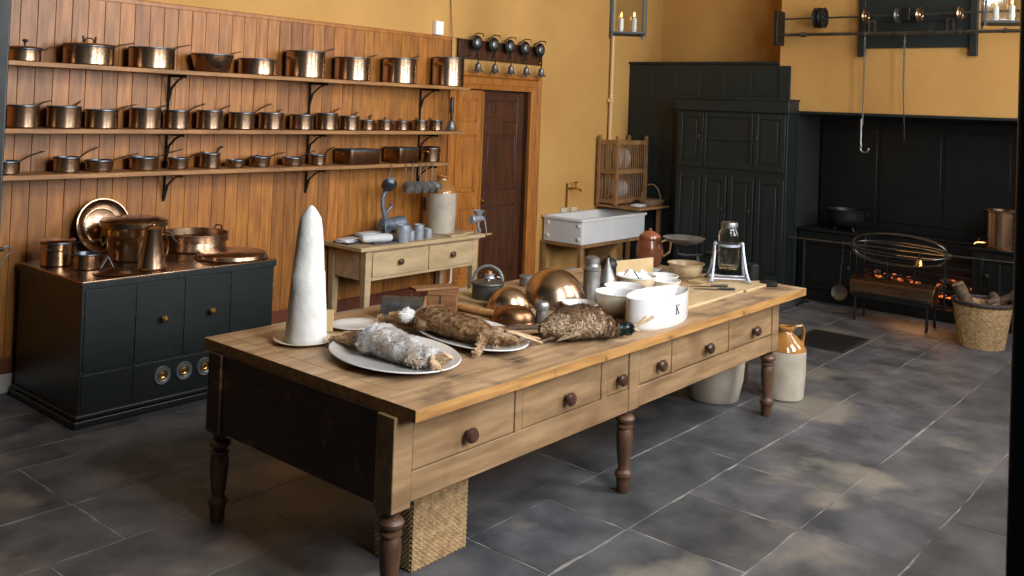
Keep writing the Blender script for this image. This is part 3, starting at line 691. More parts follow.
# switch box, cable, bell board
t=thing('junction_box','small white square junction box at the top edge of the boarding','box',(6.62,6.6,2.81))
mb=MB(); mb.box(-.055,.055,-.05,0,-.07,.07); mb.build('box',M['white'],t,bevel=.006)
mb=MB(); mb.box(-.05,.05,-.056,-.05,-.065,.065); mb.build('cover',M['white'],t,bevel=.003)
mb=MB(); mb.tube([(6.81,6.594,5.8),(6.815,6.594,4.2),(6.80,6.594,3.2),(6.815,6.560,2.75),(6.82,6.555,2.3)],.006,6); tag(mb.build('cable_run',M['rack']),'thin brown cable running down the wall beside the bell board','cable')
t=thing('servants_bell_board','brown board of five round servant bells above the door frame','bell board',(6.94,6.6,2.53))
mb=MB(); mb.prism([(0,-.0),(1.39,.0),(1.39,.20),(0,.20)],-.03,0,'xz'); mb.box(-.01,1.40,-.036,0,.19,.205); mb.build('backboard',M['doorbrown'],t,bevel=.004)
for k in range(5):
    x=.19+k*.265
    mb=MB(); mb.lathe([(0,-.02),(.05,-.02),(.072,-.012),(.08,0),(.072,.012),(.05,.016),(0,.016)],24,(x,-.10,.17),'y'); b=mb.build('bell_drum',M['iron'],t)
    mb=MB(); mb.lathe([(0,0),(.042,0),(.046,-.006),(.036,-.012),(0,-.015)],18,(x,-.120,.17),M_=Matrix(((1,0,0),(0,0,1),(0,-1,0)))); mb.build('drum_boss',M['tin'],b)
    mb=MB(); mb.tube([(x-.02,-.03,.23),(x-.02,-.12,.27),(x+.07,-.12,.27),(x+.07,-.12,.24)],.006,6); mb.tube([(x,-.03,.17),(x,-.09,.17)],.010,6); mb.build('spring_arm',M['iron'],t)
    mb=MB(); mb.tube([(x,-.11,.10),(x-.004,-.13,.02),(x,-.125,-.05)],.007,6); mb.build('bell_stem',M['iron'],t)
    mb=MB(); mb.lathe([(.054,-.13),(.056,-.124),(.040,-.108),(.034,-.075),(.028,-.05),(.010,-.035),(0,-.034)],20,(x,-.125,0)); mb.sphere((x,-.125,-.135),.013,8); mb.build('hanging_bell',M['tin'],t)
    mb=MB(); mb.tube([(x+.075,-.02,.13),(x+.075,-.05,.06)],.004,6); mb.lathe([(.022,.02),(.018,.045),(.006,.06),(0,.062)],14,(x+.075,-.05,0)); mb.build('small_bell',M['brass'],t)
# ------------------------------------------------------------------ black hotplate cupboard
t=thing('hotplate_cabinet','long black studded cabinet with copper top and brass knobs against the boarding','cabinet',(2.67,5.60,0))
CL,CD=1.39,.90
mb=MB(); mb.box(0,CL,0,CD,.05,.865); mb.build('body',M['black'],t,bevel=.004)
mb=MB(); mb.box(-.03,CL+.02,-.035,CD,0,.045); mb.box(-.018,CL+.01,-.02,CD,.045,.075); mb.build('plinth',M['black'],t,bevel=.008)
mb=MB(); mb.box(-.008,CL+.01,-.012,CD,.866,.885); mb.build('copper_top',M['copper2'],t,bevel=.004)
mb=MB(); mb.box(-.009,CL+.011,-.0135,-.006,.835,.875); mb.box(-.0105,-.005,-.012,CD,.835,.875); mb.build('top_angle',M['black'],t,bevel=.002)
for x0,x1,kx in ((.02,.34,None),(.35,.68,.535),(.69,1.03,.885),(1.04,1.37,None)):
    mb=MB(); mb.box(x0,x1,-.006,0,.33,.83); d=mb.build('door',M['black'],t,bevel=.002)
    if kx:
        mb=MB(); mb.lathe([(0,0),(.008,0),(.008,.018),(.022,.024),(.024,.036),(.014,.046),(0,.048)],18,(kx,-.006,.585),M_=Matrix(((1,0,0),(0,0,-1),(0,1,0)))); mb.build('knob',M['brass'],d)
for x0,x1 in ((.02,.34),(.35,1.03),(1.04,1.37)):
    mb=MB(); mb.box(x0,x1,-.006,0,.09,.31); mb.build('lower_panel',M['black'],t,bevel=.002)
for x in (.545,.70,.853):
    mb=MB(); mb.lathe([(.028,0),(.060,0),(.062,.006),(.056,.014),(.040,.012),(.036,.018),(.030,.014),(.026,.004),(.012,.002),(0,.002)],26,(x,-.006,.215),M_=Matrix(((1,0,0),(0,0,-1),(0,1,0))))
    v=mb.build('vent_ring',M['tin'],t)
    mb=MB(); mb.lathe([(0,.004),(.022,.004),(.026,.010),(.018,.012),(.012,.008),(0,.008)],20,(x,-.006,.215),M_=Matrix(((1,0,0),(0,0,-1),(0,1,0)))); mb.build('vent_core',M['brass'],v)
mb=MB()
def stud(x,y,z,n): 
    mb.sphere((x,y,z),.0045,8,n)
for k in range(13): z=.08+k*.062; stud(.012,-.007,z,(1,.6,1)); stud(1.378,-.007,z,(1,.6,1))
for k in range(14): x=.06+k*.098; stud(x,-.014,.855,(1,.6,1)); stud(x,-.007,.32,(1,.6,1))
for k in range(9): stud(-.0105,.05+k*.1,.855,(.6,1,1))
for z in (.12,.20,.28,.40,.52,.64,.76): 
    for x in (.345,.685,1.035): stud(x,-.004,z,(1,.6,1))
o=mb.build('studs',M['steel'],t); tag(o,kind='stuff')
CT=.887
pan('lidded_copper_pot','saucepan','lidded copper pot with looped lid at the back corner of the black cabinet','copper ware on the black cabinet',(2.80,6.25,CT),.205,.155,-35,.14,2,'loop')
pan('small_copper_pan','saucepan','small open copper pan in front of the lidded pot on the black cabinet','copper ware on the black cabinet',(2.88,6.0,CT),.155,.10,145,.16,8)
def pl(): pass
t=thing('copper_preserving_pot','large round copper pot with lid and hinged side handles on the black cabinet','pot',(3.29,6.18,CT),0,'copper ware on the black cabinet')
mb=MB(); mb.lathe([(0,0),(.145,0),(.152,.006),(.165,.10),(.172,.14),(.195,.165),(.200,.21),(.205,.22)],44); mb.m=1; mb.lathe([(.205,.22),(.208,.228),(.19,.228),(.19,.2),(.0,.19)],44); mb.build('body',[M['copper2'],M['rim']],t)
mb=MB(); mb.lathe([(.19,.222),(.212,.222),(.214,.255),(.205,.262),(.12,.278),(0,.282)],44); l=mb.build('lid',M['copper2'],t)
for s_ in (0,180):
    mb=MB(); mb.T=Matrix.Rotation(rad(s_+20),4,'Z'); mb.tube([(-.0+.205,-.05,.19),(.235,-.05,.20),(.262,-.025,.16),(.268,0,.12),(.262,.025,.16),(.235,.05,.2),(.205,.05,.19)],.006,6); mb.box(.195,.215,-.06,-.035,.17,.21); mb.box(.195,.215,.035,.06,.17,.21); mb.build('side_handle',M['brass'],t)
t.scale=(1.06,1.06,1.05)
t=thing('copper_tray','large round copper tray with raised rim leaning on the boarding','tray',(3.21,6.475,CT+.002),0,'copper ware on the black cabinet')
mb=MB(); mb.T=Matrix.Translation((0,0,.196))@Matrix.Rotation(rad(90-12),4,'X')@Matrix.Scale(.88,4); mb.lathe([(0,0),(.13,0),(.15,-.010),(.155,-.002),(.185,.004),(.215,.03),(.222,.03),(.218,.024),(.19,-.004),(.16,-.010),(.13,-.006),(0,-.006)],48); mb.build('tray_body',M['copper2'],t)
t=thing('copper_cone_jug','tall tapering copper jug with lid and side handle on the black cabinet','jug',(3.19,5.74,CT),0,'copper ware on the black cabinet')
mb=MB(); mb.lathe([(0,0),(.092,0),(.096,.008),(.090,.014),(.052,.25),(.054,.256),(.046,.26)],32); mb.build('body',M['copper2'],t)
mb=MB(); mb.lathe([(.055,.258),(.056,.268),(.042,.282),(.012,.288),(.008,.298),(.010,.306),(0,.31)],28); mb.build('lid',M['copper2'],t)
mb=MB(); mb.tube([(.05,.0,.215),(.085,.0,.225),(.115,.0,.17),(.105,.0,.09),(.078,.0,.06)],[(.010,.004)]*5,8); mb.build('handle',M['copper2'],t)
t=thing('copper_jam_pan','wide shallow copper pan with two upright handles on the black cabinet','pan',(3.84,6.31,CT),0,'copper ware on the black cabinet')
mb=MB(); mb.lathe([(0,0),(.205,0),(.212,.008),(.205,.06),(.222,.064),(.222,.108),(.228,.112),(.226,.116),(.216,.114),(.214,.068),(.198,.06),(.2,.012),(0,.006)],48); mb.build('body',M['copper2'],t)
for s_ in (20,200): mb=MB(); mb.T=Matrix.Rotation(rad(s_),4,'Z'); mb.tube([(.222,-.05,.08),(.245,-.045,.09),(.255,-.02,.135),(.255,.02,.135),(.245,.045,.09),(.222,.05,.08)],.006,6); mb.build('handle',M['iron'],t)
t.scale=(1.12,1.12,1.1)
t=thing('large_copper_lid','large flat round copper lid lying before the shallow pan on the black cabinet','lid',(3.86,5.84,CT),0,'copper ware on the black cabinet')
mb=MB(); mb.lathe([(.256,0),(.262,.003),(.25,.008),(.246,.028),(.235,.036),(0,.042),(0,.038),(.23,.03),(.24,.006)],48); mb.build('lid_body',M['copper2'],t)
t=thing('flat_copper_lid','low domed copper lid with strap handle lying at the front of the black cabinet','lid',(2.93,5.755,CT),0,'copper ware on the black cabinet')
mb=MB(); mb.lathe([(.105,0),(.118,.002),(.105,.008),(.07,.02),(0,.026),(0,.022),(.07,.016)],40); mb.build('lid_body',M['copperdark'],t)
mb=MB(); mb.tube([(-.03,0,.022),(-.02,0,.034),(.02,0,.034),(.03,0,.022)],[(.009,.003)]*4,6); mb.build('strap',M['copperdark'],t)
mb=MB(); mb.add([(-.045,-.03,0),(-.045,.03,0),(.0,.03,.075),(.0,-.03,.075),(.035,.03,0),(.035,-.03,0),(-.043,-.03,0),(-.043,.03,0),(.0,.03,.073),(.0,-.03,.073),(.033,.03,0),(.033,-.03,0)],[(0,1,2,3),(3,2,4,5),(6,7,8,9),(9,8,10,11),(0,3,9,6),(3,5,11,9),(1,2,8,7),(2,4,10,8),(0,1,7,6),(4,5,11,10)])
o=mb.build('tent_card',M['paper'],smooth=False); o.location=(3.0,5.96,CT+.001); o.rotation_euler=(0,0,rad(-15)); tag(o,'small folded white tent card on the black cabinet','card')
# hook at far left
t=thing('wall_hook_rod','dark iron rod with curled grey wire hook on the boarding','hook',(2.50,6.30,0))
mb=MB(); mb.tube([(-.55,.0,1.04),(-.02,0,1.01)],.014,8); mb.tube([(-.5,.0,1.04),(-.5,.262,1.04)],.01,8); mb.tube([(-.1,.0,1.015),(-.1,.262,1.015)],.01,8); mb.build('rod',M['iron'],t)
mb=MB(); mb.tube([(-.02,0,1.01)]+arc((.0,0,1.0),.028,170,-80,8,'xz')+[(-.02,0,.93),(-.05,0,.89),(-.09,0,.88)],.005,6); mb.build('wire_hook',M['tin'],t)
# ------------------------------------------------------------------ small side table
t=thing('side_table','pale scrubbed side table with two drawers against the boarding','table',(5.22,5.99,0))
SL,SD,SZ=1.58,.55,.80
mb=MB(); mb.box(0,SL,0,SD,SZ-.035,SZ); mb.build('tabletop',M['pale'],t,bevel=.005)
for x in (.09,1.45):
    for y in (.04,.47):
        mb=MB(); mb.add([(x,y,SZ-.035),(x+.075,y,SZ-.035),(x+.075,y+.075,SZ-.035),(x,y+.075,SZ-.035),(x+.012,y+.012,0),(x+.065,y+.012,0),(x+.065,y+.065,0),(x+.012,y+.065,0)],[(0,1,2,3),(4,5,6,7),(0,1,5,4),(1,2,6,5),(2,3,7,6),(3,0,4,7)]); mb.build('leg',M['pale'],t,bevel=.003)
mb=MB(); mb.box(.165,1.45,.045,.06,.50,.525); mb.box(.165,1.45,.045,.06,.745,.765); mb.box(.80,.85,.045,.06,.52,.75); mb.box(.10,.125,.115,.47,.50,.765); mb.box(1.49,1.515,.115,.47,.50,.765); mb.box(.16,1.45,.5,.52,.5,.765); mb.build('apron',M['pale'],t,bevel=.002)
for x0,x1 in ((.17,.795),(.855,1.445)):
    mb=MB(); mb.box(x0,x1,.038,.056,.528,.742); d=mb.build('drawer',M['pale'],t,bevel=.003)
    mb=MB(); mb.lathe([(0,0),(.012,0),(.012,.014),(.026,.022),(.028,.036),(.016,.046),(0,.047)],18,((x0+x1)/2,.038,.64),M_=Matrix(((1,0,0),(0,0,-1),(0,1,0)))); mb.build('knob',M['leg'],d)
SZ+=.001
# stoneware jar with honey neck
def stone_jar(name,label,loc,r_,h,neck,handle=None,split=.72):
    t=thing(name,label,'jar',loc)
    body=[(0,0),(r_*.86,0),(r_*.93,.012),(r_,h*.35),(r_,h*split)]
    topp=[(r_,h*split),(r_*.98,h*(split+.03)),(r_*.80,h*(split+.12)),(neck*1.15,h*.90),(neck,h*.93),(neck,h*.95),(neck*1.25,h*.965),(neck*1.25,h*.985),(neck*1.05,h),(neck*.75,h*.995),(neck*.7,h*.93),(0,h*.92)]
    mb=MB(); mb.lathe(body,40); mb.m=1; mb.lathe(topp,40); mb.build('body',[M['stone'],M['glaze']],t)
    if handle is not None:
        mb=MB(); mb.T=Matrix.Rotation(handle,4,'Z'); mb.tube([(neck*1.0,0,h*.93),(neck+.03,0,h*.99),(r_*.88,0,h*1.0),(r_*1.0,0,h*.93),(r_*.97,0,h*.82),(r_*.93,0,h*(split+.05))],[(.018,.010)]*6,10); mb.build('handle',M['glaze'],t)
    return t
stone_jar('stoneware_jar','grey stoneware jar with honey coloured neck on the pale side table',(6.46,6.27,SZ),.140,.56,.050,None,.70)
# can / tins
for (x,y,rr_,h,lb) in ((5.765,6.06,.062,.155,'largest grey zinc measuring can in front of the mincer'),(5.885,6.085,.034,.09,'narrow low zinc can between the two taller cans'),(5.985,6.09,.046,.14,'tall slim zinc measuring can on the side table'),(6.125,6.11,.042,.088,'short zinc measuring can closest to the stoneware jar')):
    t=thing('zinc_can',lb,'can',(x,y,SZ),0,'zinc measuring cans on the side table')
    mb=MB(); mb.lathe([(0,0),(rr_-.001,0),(rr_,.003),(rr_,h-.004),(rr_+.003,h-.002),(rr_+.002,h),(rr_-.003,h-.002),(rr_-.003,.006),(0,.004)],28); mb.build('body',M['zinc'],t)
    mb=MB(); mb.tube([(rr_-.001,0,h*.85),(rr_+.02,0,h*.88),(rr_+.03,0,h*.6),(rr_+.02,0,h*.3),(rr_-.001,0,h*.25)],[(.006,.0025)]*5,6); mb.build('handle',M['zinc'],t)
# tall cast iron machine
t=thing('cast_iron_slicer','blue grey cast iron machine with tall curved arm on the side table','slicer',(5.80,6.32,SZ))
mb=MB(); mb.lathe([(0,0),(.085,0),(.088,.012),(.06,.024),(.045,.05),(.05,.09),(0,.09)],24); mb.build('base',M['blueiron'],t)
mb=MB(); mb.lathe([(0,-.10),(.050,-.095),(.062,-.08),(.058,.06),(.07,.10),(.07,.16),(.05,.17),(.046,.155),(0,.15)],26,(.03,0,.125),'x'); mb.build('barrel',M['blueiron'],t)
mb=MB(); mb.tube([(-.02,0,.16),(-.035,0,.22),(-.06,0,.29),(-.065,0,.36),(-.045,0,.42),(0,0,.45)],[(.024,.026),(.020,.022),(.018,.020),(.018,.02),(.02,.02),(.026,.018)],12); mb.tube([(-.03,0,.23),(.0,0,.25),(.04,0,.28),(.045,0,.31)],[(.014,.014)]*3+[(.02,.008)],10); mb.build('arm',M['blueiron'],t)
mb=MB(); mb.tube([(-.07,-.0,.125),(-.07,-.06,.125),(-.075,-.07,.06)],.009,8); mb.build('crank',M['blueiron'],t)
# baking trays with wrapped puddings
for i,(x,y,z,rz,lb) in enumerate(((5.38,6.30,0,4,'dark baking tin nearest the end of the side table'),(5.58,6.15,0,-6,'dark baking tin in front, partly under the zinc cans'),(5.62,6.38,.02,8,'dark baking tin lying beneath the pale dish on the side table'))):
    t=thing('baking_tray',lb,'tray',(x,y,SZ+z),rad(rz),'dark baking tins on the side table')
    mb=MB(); mb.box(-.13,.13,-.09,.09,0,.004)
    for q in ((-.135,.135,-.095,-.09),(-.135,.135,.09,.095),(-.135,-.13,-.09,.09),(.13,.135,-.09,.09)): mb.box(*q,0,.018)
    mb.build('tray_body',M['rim'],t,bevel=.0015)
def loaf(name,label,loc,L_,w,h,m,rz=0,cat='pudding',group=None):
    mb=MB(); mb.tube([(-L_/2,0,h*.45),(-L_*.46,0,h*.47),(-L_*.35,0,h*.5),(0,0,h*.5),(L_*.35,0,h*.5),(L_*.46,0,h*.47),(L_/2,0,h*.45)],[(w*.12,h*.12),(w*.33,h*.36),(w*.46,h*.48),(w*.5,h*.5),(w*.46,h*.48),(w*.33,h*.36),(w*.12,h*.12)],16)
    o=mb.build(name,m); o.location=loc; o.rotation_euler=(0,0,rad(rz)); return tag(o,label,cat,group)
loaf('wrapped_pudding','grey white cloth wrapped pudding roll on the front baking tin',(5.52,6.14,SZ+.006),.30,.12,.08,M['cloth'],-20)
for x,y,rz,L_,lb in ((5.36,6.32,10,.24,'flat folded white cloth on the tin nearest the table end'),(5.66,6.40,5,.26,'flat folded white cloth behind the wrapped pudding')):
    mb=MB(); mb.box(-L_/2,L_/2,-.06,.06,0,.016); mb.box(-L_/2+.006,L_/2-.01,-.057,.058,.017,.03); o=mb.build('folded_cloth',M['cloth'],bevel=.008); o.location=(x,y,SZ+(.027 if y>6.35 else .006)); o.rotation_euler=(0,0,rad(rz)); tag(o,lb,'cloth')
t=thing('white_bowl','shallow white bowl behind the zinc cans on the side table','bowl',(6.10,6.42,SZ))
mb=MB(); mb.lathe([(0,0),(.045,0),(.05,.008),(.095,.05),(.098,.054),(.092,.052),(.045,.012),(0,.01)],32); mb.build('body',M['china'],t)
t=thing('white_bowl','low white dish between the zinc cans and the stoneware jar','bowl',(6.20,6.27,SZ))
mb=MB(); mb.lathe([(0,0),(.04,0),(.05,.006),(.085,.022),(.088,.026),(.082,.025),(.045,.010),(0,.009)],32); mb.build('body',M['cream'],t)
for i,(x,y,z,rz,lb) in enumerate(((6.44,6.06,0,3,'wooden pastry board laid flat before the stoneware jar'),(6.62,6.12,0,12,'second wooden board beside the clamped mincer'))):
    mb=MB(); mb.box(-.11,.11,-.05,.05,0,.018); o=mb.build('small_board',M['pale'],bevel=.003); o.location=(x,y,SZ+z); o.rotation_euler=(0,0,rad(rz)); tag(o,lb,'board')
# clamped mincer
t=thing('clamped_mincer','grey hand mincer with wooden crank grip clamped to the side table end','mincer',(6.80,6.12,SZ))
mb=MB(); mb.lathe([(0,-.10),(.036,-.10),(.044,-.09),(.044,-.07),(.032,-.06),(.032,.05),(.024,.07),(0,.075)],20,(.02,0,.13),'x'); mb.build('barrel',M['zinc'],t)
mb=MB(); mb.lathe([(.020,.15),(.03,.17),(.055,.205),(.058,.212),(.050,.206),(.026,.172),(.016,.15)],20,(.03,0,0)); mb.build('hopper',M['zinc'],t)
mb=MB(); mb.tube([(.03,0,.11),(.025,0,.06),(.05,0,.02),(.05,0,-.06),(.0,0,-.075)],[(.016,.014),(.013,.012),(.018,.012),(.014,.012),(.012,.010)],10); mb.tube([(-.03,0,.006),(.05,0,.01)],[(.02,.005)]*2,8); mb.tube([(.0,0,-.10),(0,0,-.04)],.007,8); mb.build('clamp',M['zinc'],t)
mb=MB(); mb.tube([(.09,0,.13),(.115,0,.13),(.12,-.01,.08),(.12,-.03,-.0),(.12,-.03,-.03)],[(.009,.009),(.009,.007),(.012,.005),(.010,.005),(.01,.005)],8); c=mb.build('crank',M['zinc'],t)
mb=MB(); mb.lathe([(.008,0),(.012,.01),(.013,.05),(.009,.09),(0,.092)],12,(.115,-.03,-.03),'x'); mb.build('grip',M['rolling'],c)
# wall bits behind the side table
t=thing('socket_box','small pale grey socket box on the boarding beside the stoneware jar','socket',(6.55,6.571,1.05))
mb=MB(); mb.box(-.03,.03,-.03,0,-.06,.07); mb.build('box',M['skirt'],t,bevel=.004)
t=thing('white_bent_pipe','thin white bent pipe low on the wall under the side table','pipe',(6.90,6.53,0))
mb=MB(); mb.tube([(0,0,.46),(0,0,.25),(-.02,0,.22),(-.12,0,.20),(-.13,0,0)],.011,8); mb.build('pipe_run',M['white'],t)
t=thing('grey_floor_jug','grey blue enamel jug lying on the floor under the side table','jug',(6.80,6.22,.062),rad(165))
mb=MB(); mb.lathe([(0,0),(.055,0),(.06,.01),(.06,.18),(.045,.22),(.05,.24),(.04,.235),(0,.2)],24,(0,0,0),'x'); mb.build('body',M['zinc'],t)
mb=MB(); mb.tube([(.05,.055,0),(.07,.09,0),(.14,.09,0),(.17,.057,0)],.007,6); mb.build('handle',M['zinc'],t)
# ------------------------------------------------------------------ sink
SX0,SX1,SY0,SY1,SZ0,SZ1=8.44,9.80,6.0,6.597,.53,.82
t=thing('butler_sink','large white glazed sink with rounded studs on a wooden frame below the brass tap','sink',((SX0+SX1)/2,(SY0+SY1)/2,SZ0))
a,b,h=(SX1-SX0)/2,(SY1-SY0)/2,SZ1-SZ0
mb=MB()
def rr(a,b,rc,z,n=5):
    out=[]
    for x,y,a0 in ((a-rc,b-rc,0),(-a+rc,b-rc,90),(-a+rc,-b+rc,180),(a-rc,-b+rc,270)):
        for k in range(n+1): t_=rad(a0+90*k/n); out.append((x+rc*math.cos(t_),y+rc*math.sin(t_),z))
    return out
rs=[rr(a-.03,b-.03,.02,0),rr(a-.02,b-.02,.025,.004),rr(a-.02,b-.02,.025,h-.035),rr(a,b,.03,h-.03),rr(a,b,.03,h-.004),rr(a-.004,b-.004,.03,h),rr(a-.045,b-.045,.04,h-.004),rr(a-.06,b-.06,.05,h-.03),rr(a-.075,b-.075,.06,.05),rr(a-.11,b-.11,.05,.035)]
m=len(rs[0]); vs=[p for q in rs for p in q]; fs=[tuple(range(m)),tuple(range((len(rs)-1)*m,len(rs)*m))]+[(i*m+k,i*m+(k+1)%m,(i+1)*m+(k+1)%m,(i+1)*m+k) for i in range(len(rs)-1) for k in range(m)]
mb.add(vs,fs); mb.build('basin',M['china'],t,angle=50)
for y in (-b+.07,b-.09):
    for z in (.06,.21): mb=MB(); mb.sphere((-a+.018,y,z),.028,14,(.45,1,1)); mb.build('stud',M['china'],t)
for x,z in ((-a+.06,.06),):
    pass
t=thing('sink_frame','brown wooden frame and legs carrying the white sink','frame',((SX0+SX1)/2,(SY0+SY1)/2,0))
mb=MB(); mb.box(-a,a,-b+.01,-b+.07,SZ0-.035,SZ0-.001); mb.box(-a,a,b-.07,b,SZ0-.035,SZ0-.001); mb.box(-a,-a+.06,-b+.07,b-.07,SZ0-.035,SZ0-.001); mb.box(a-.06,a,-b+.07,b-.07,SZ0-.035,SZ0-.001); mb.build('rails',M['rack'],t,bevel=.003)
for x in (-a+.0,a-.06):
    for y in (-b+.015,b-.06): mb=MB(); mb.box(x,x+.055,y,y+.05,0,SZ0-.036); mb.build('leg',M['rack'],t,bevel=.003)
mb=MB(); mb.prism([(b-.06,0),(b-.06,SZ0-.04),(-b+.12,SZ0-.04),(-b+.18,SZ0-.12),(-.02,SZ0-.28),(.05,0)],.20,.26,'yz'); mb.build('corbel',M['rack'],t,bevel=.006)
t=thing('brass_tap','brass wall tap on an upright pipe above the white sink','tap',(9.0,6.6,1.10))
mb=MB(); mb.tube([(-.09,-.02,-.22),(-.09,-.02,.05),(-.09,-.02,.06)],.010,8); mb.tube([(-.09,-.02,0),(-.02,-.03,0),(0,-.06,0),(0,-.14,-.005),(0,-.16,-.03)],[.014,.014,.016,.013,.014],10); mb.build('spout',M['brass'],t)
mb=MB(); mb.tube([(0,-.08,.01),(0,-.08,.07)],.008,8); mb.tube([(-.04,-.08,.075),(.04,-.08,.075)],.008,8); mb.build('handle',M['brass'],t)
for x,l in ((8.86,'white tile block on the sink back, below the tap pipe'),(9.06,'white tile block on the sink back, beside the plate rack end')):
    mb=MB(); mb.box(-.055,.055,-.028,.0,0,.05); o=mb.build('splash_block',M['cream'],bevel=.004); o.location=(x,6.598,.821); tag(o,l,'tile')
t=thing('wall_pipe','cream painted vertical pipe with collar rising up the ochre wall','pipe',(9.74,6.56,.9))
mb=MB(); mb.tube([(0,0,0),(0,0,4.88)],.026,12); mb.build('tube',M['pipe'],t)
mb=MB(); mb.lathe([(.026,-.03),(.042,-.03),(.042,-.012),(.034,0),(.042,.012),(.042,.03),(.026,.03)],16,(0,0,1.28)); mb.box(-.06,.06,0,.038,1.265,1.295); mb.build('collar',M['pipe'],t)
# drainer shelf + plate rack + trug
t=thing('draining_board','grey wooden draining board beside the sink under the plate rack','board',(9.83,6.04,.86))
mb=MB(); mb.box(-.34,.355,-.12,.52,0,.03)
mb.build('board',M['rack'],t,bevel=.004)
mb=MB(); mb.box(.30,.35,.0,.04,-.859,-.001); mb.box(.30,.35,.44,.48,-.859,-.001); mb.build('leg_frame',M['rack'],t)
t=thing('plate_rack','tall slatted wooden plate rack of two tiers on the draining board','rack',(9.50,6.28,.891))
RL,RD,RH=.66,.26,.80
mb=MB()
for x in (0,RL):
    for y in (0,RD): mb.box(x-.02,x+.02,y-.02,y+.02,0,RH+.03); mb.lathe([(.018,RH+.03),(.02,RH+.045),(0,RH+.055)],8,(x,y,0))
for z in (.02,.38,.74):
    for y in (0,RD): mb.box(.02,RL-.02,y-.012,y+.012,z,z+.05)
    for x in (0,RL): mb.box(x-.012,x+.012,.02,RD-.02,z,z+.05)
mb.build('frame',M['rack'],t,bevel=.003)
mb=MB()
for z0,z1 in ((.06,.385),(.42,.745)):
    for k in range(1,15):
        x=RL*k/15
        for y in (0,RD): mb.tube([(x,y,z0),(x,y,z1)],.006,6,cap=False)
    for k in range(1,5):
        y=RD*k/5
        for x in (0,): mb.tube([(x,y,z0),(x,y,z1)],.006,6,cap=False)
mb.build('dowels',M['rack'],t); 
for z in (.05,.41):
    mb=MB()
    for k in range(1,8): mb.tube([(.012,RD*k/8,z),(RL-.012,RD*k/8,z)],.006,6,cap=False)
    mb.build('tier_slats',M['rack'],t)
def plate(loc,r_,rx,label):
    t=thing('dinner_plate',label,'plate',loc,0,'plates standing in the rack')
    mb=MB(); mb.T=Matrix.Rotation(rad(rx),4,'Z')@Matrix.Rotation(rad(90),4,'Y'); mb.lathe([(0,0),(r_*.6,0),(r_*.65,.004),(r_,.018),(r_,.021),(r_*.64,.008),(r_*.58,.005),(0,.005)],36); mb.build('body',M['china'],t)
for i in range(2): plate((9.66+i*.17,6.41,.891+.415+.152),.125,-20,'large white plate in the upper tier, '+['nearer the rack end','deeper along the rack'][i])
for i in range(5): plate((9.60+i*.055,6.41,.891+.062+.125),.105,-20,'white plate in the lower tier, '+['first from the sink','second from the sink','middle of five','fourth from the sink','last and farthest from the sink'][i])
t=thing('wicker_trug','low brown willow trug with hooped handle before the plate rack','basket',(9.97,6.07,.891),rad(-25))
mb=MB()
for j in range(7):
    k=j/6; a,b=.14+.05*k,.09+.035*k; mb.tube([(a*math.cos(q*PI/18),b*math.sin(q*PI/18),.01+.055*k) for q in range(36)],.006,5,closed=True)
for q in range(18): an=q*PI/9; mb.tube([(.05*math.cos(an),.03*math.sin(an),.006),(.14*math.cos(an),.09*math.sin(an),.01),(.19*math.cos(an),.125*math.sin(an),.07)],.005,5)
mb.lathe([(0,.004),(.14,.004),(.14,.009),(0,.009)],24,sy=.64)
mb.build('woven_body',M['wickerdark'],t)
mb=MB(); mb.tube([(-.0+.0,.12*math.cos(a_),.06+.20*math.sin(a_)) for a_ in [PI*k/14 for k in range(15)]],.009,8); o=mb.build('hoop',M['wickerdark'],t); o.rotation_euler=(0,0,rad(50))
mb=MB(); mb.box(-.09,.09,-.07,.07,0,.012); mb.box(-.08,.085,-.065,.06,.013,.026); o=mb.build('folded_cloth',M['cloth'],bevel=.006); o.location=(9.70,6.08,.891); o.rotation_euler=(0,0,rad(8)); tag(o,'white folded dishcloth on the draining board by the sink','cloth')
# ------------------------------------------------------------------ big kitchen table
TZ=.86
TX0,TX1,TY0,TY1=2.55,6.33,2.57,4.06
t=thing('kitchen_table','long heavy scrubbed pine table with six drawers and turned legs','table',(4.4,3.3,0))
def loc_(x,y): return x-4.4,y-3.3
mb=MB(); rt=random.Random(4)
x0,y0=loc_(TX0,TY0); x1,y1=loc_(TX1,TY1)
mb.m=0
mb.box(x0,x0+.10,y0+.20,y1,TZ-.05,TZ)
yy=[y0,y0+.20,y0+.56,y0+.95,y1]
for i in range(4):
    a_=x0 if i==0 else x0+.102
    mb.box(a_,x1,yy[i]+.0005,yy[i+1]-.0005,TZ-.05,TZ-rt.uniform(0,.0004))
mb.box(x0+.02,x1-.02,y0+.02,y1-.02,TZ-.045,TZ-.004)
top_=mb.build('tabletop',[M['top'],M['topedge']],t,bevel=.0014,bseg=2)
for p in top_.data.polygons:
    if abs(p.normal.z)<.5: p.material_index=1
FX0,FX1,FY0,FY1=2.53,6.12,2.665,3.99
def lx(x): return x-4.4
def ly(y): return y-3.3
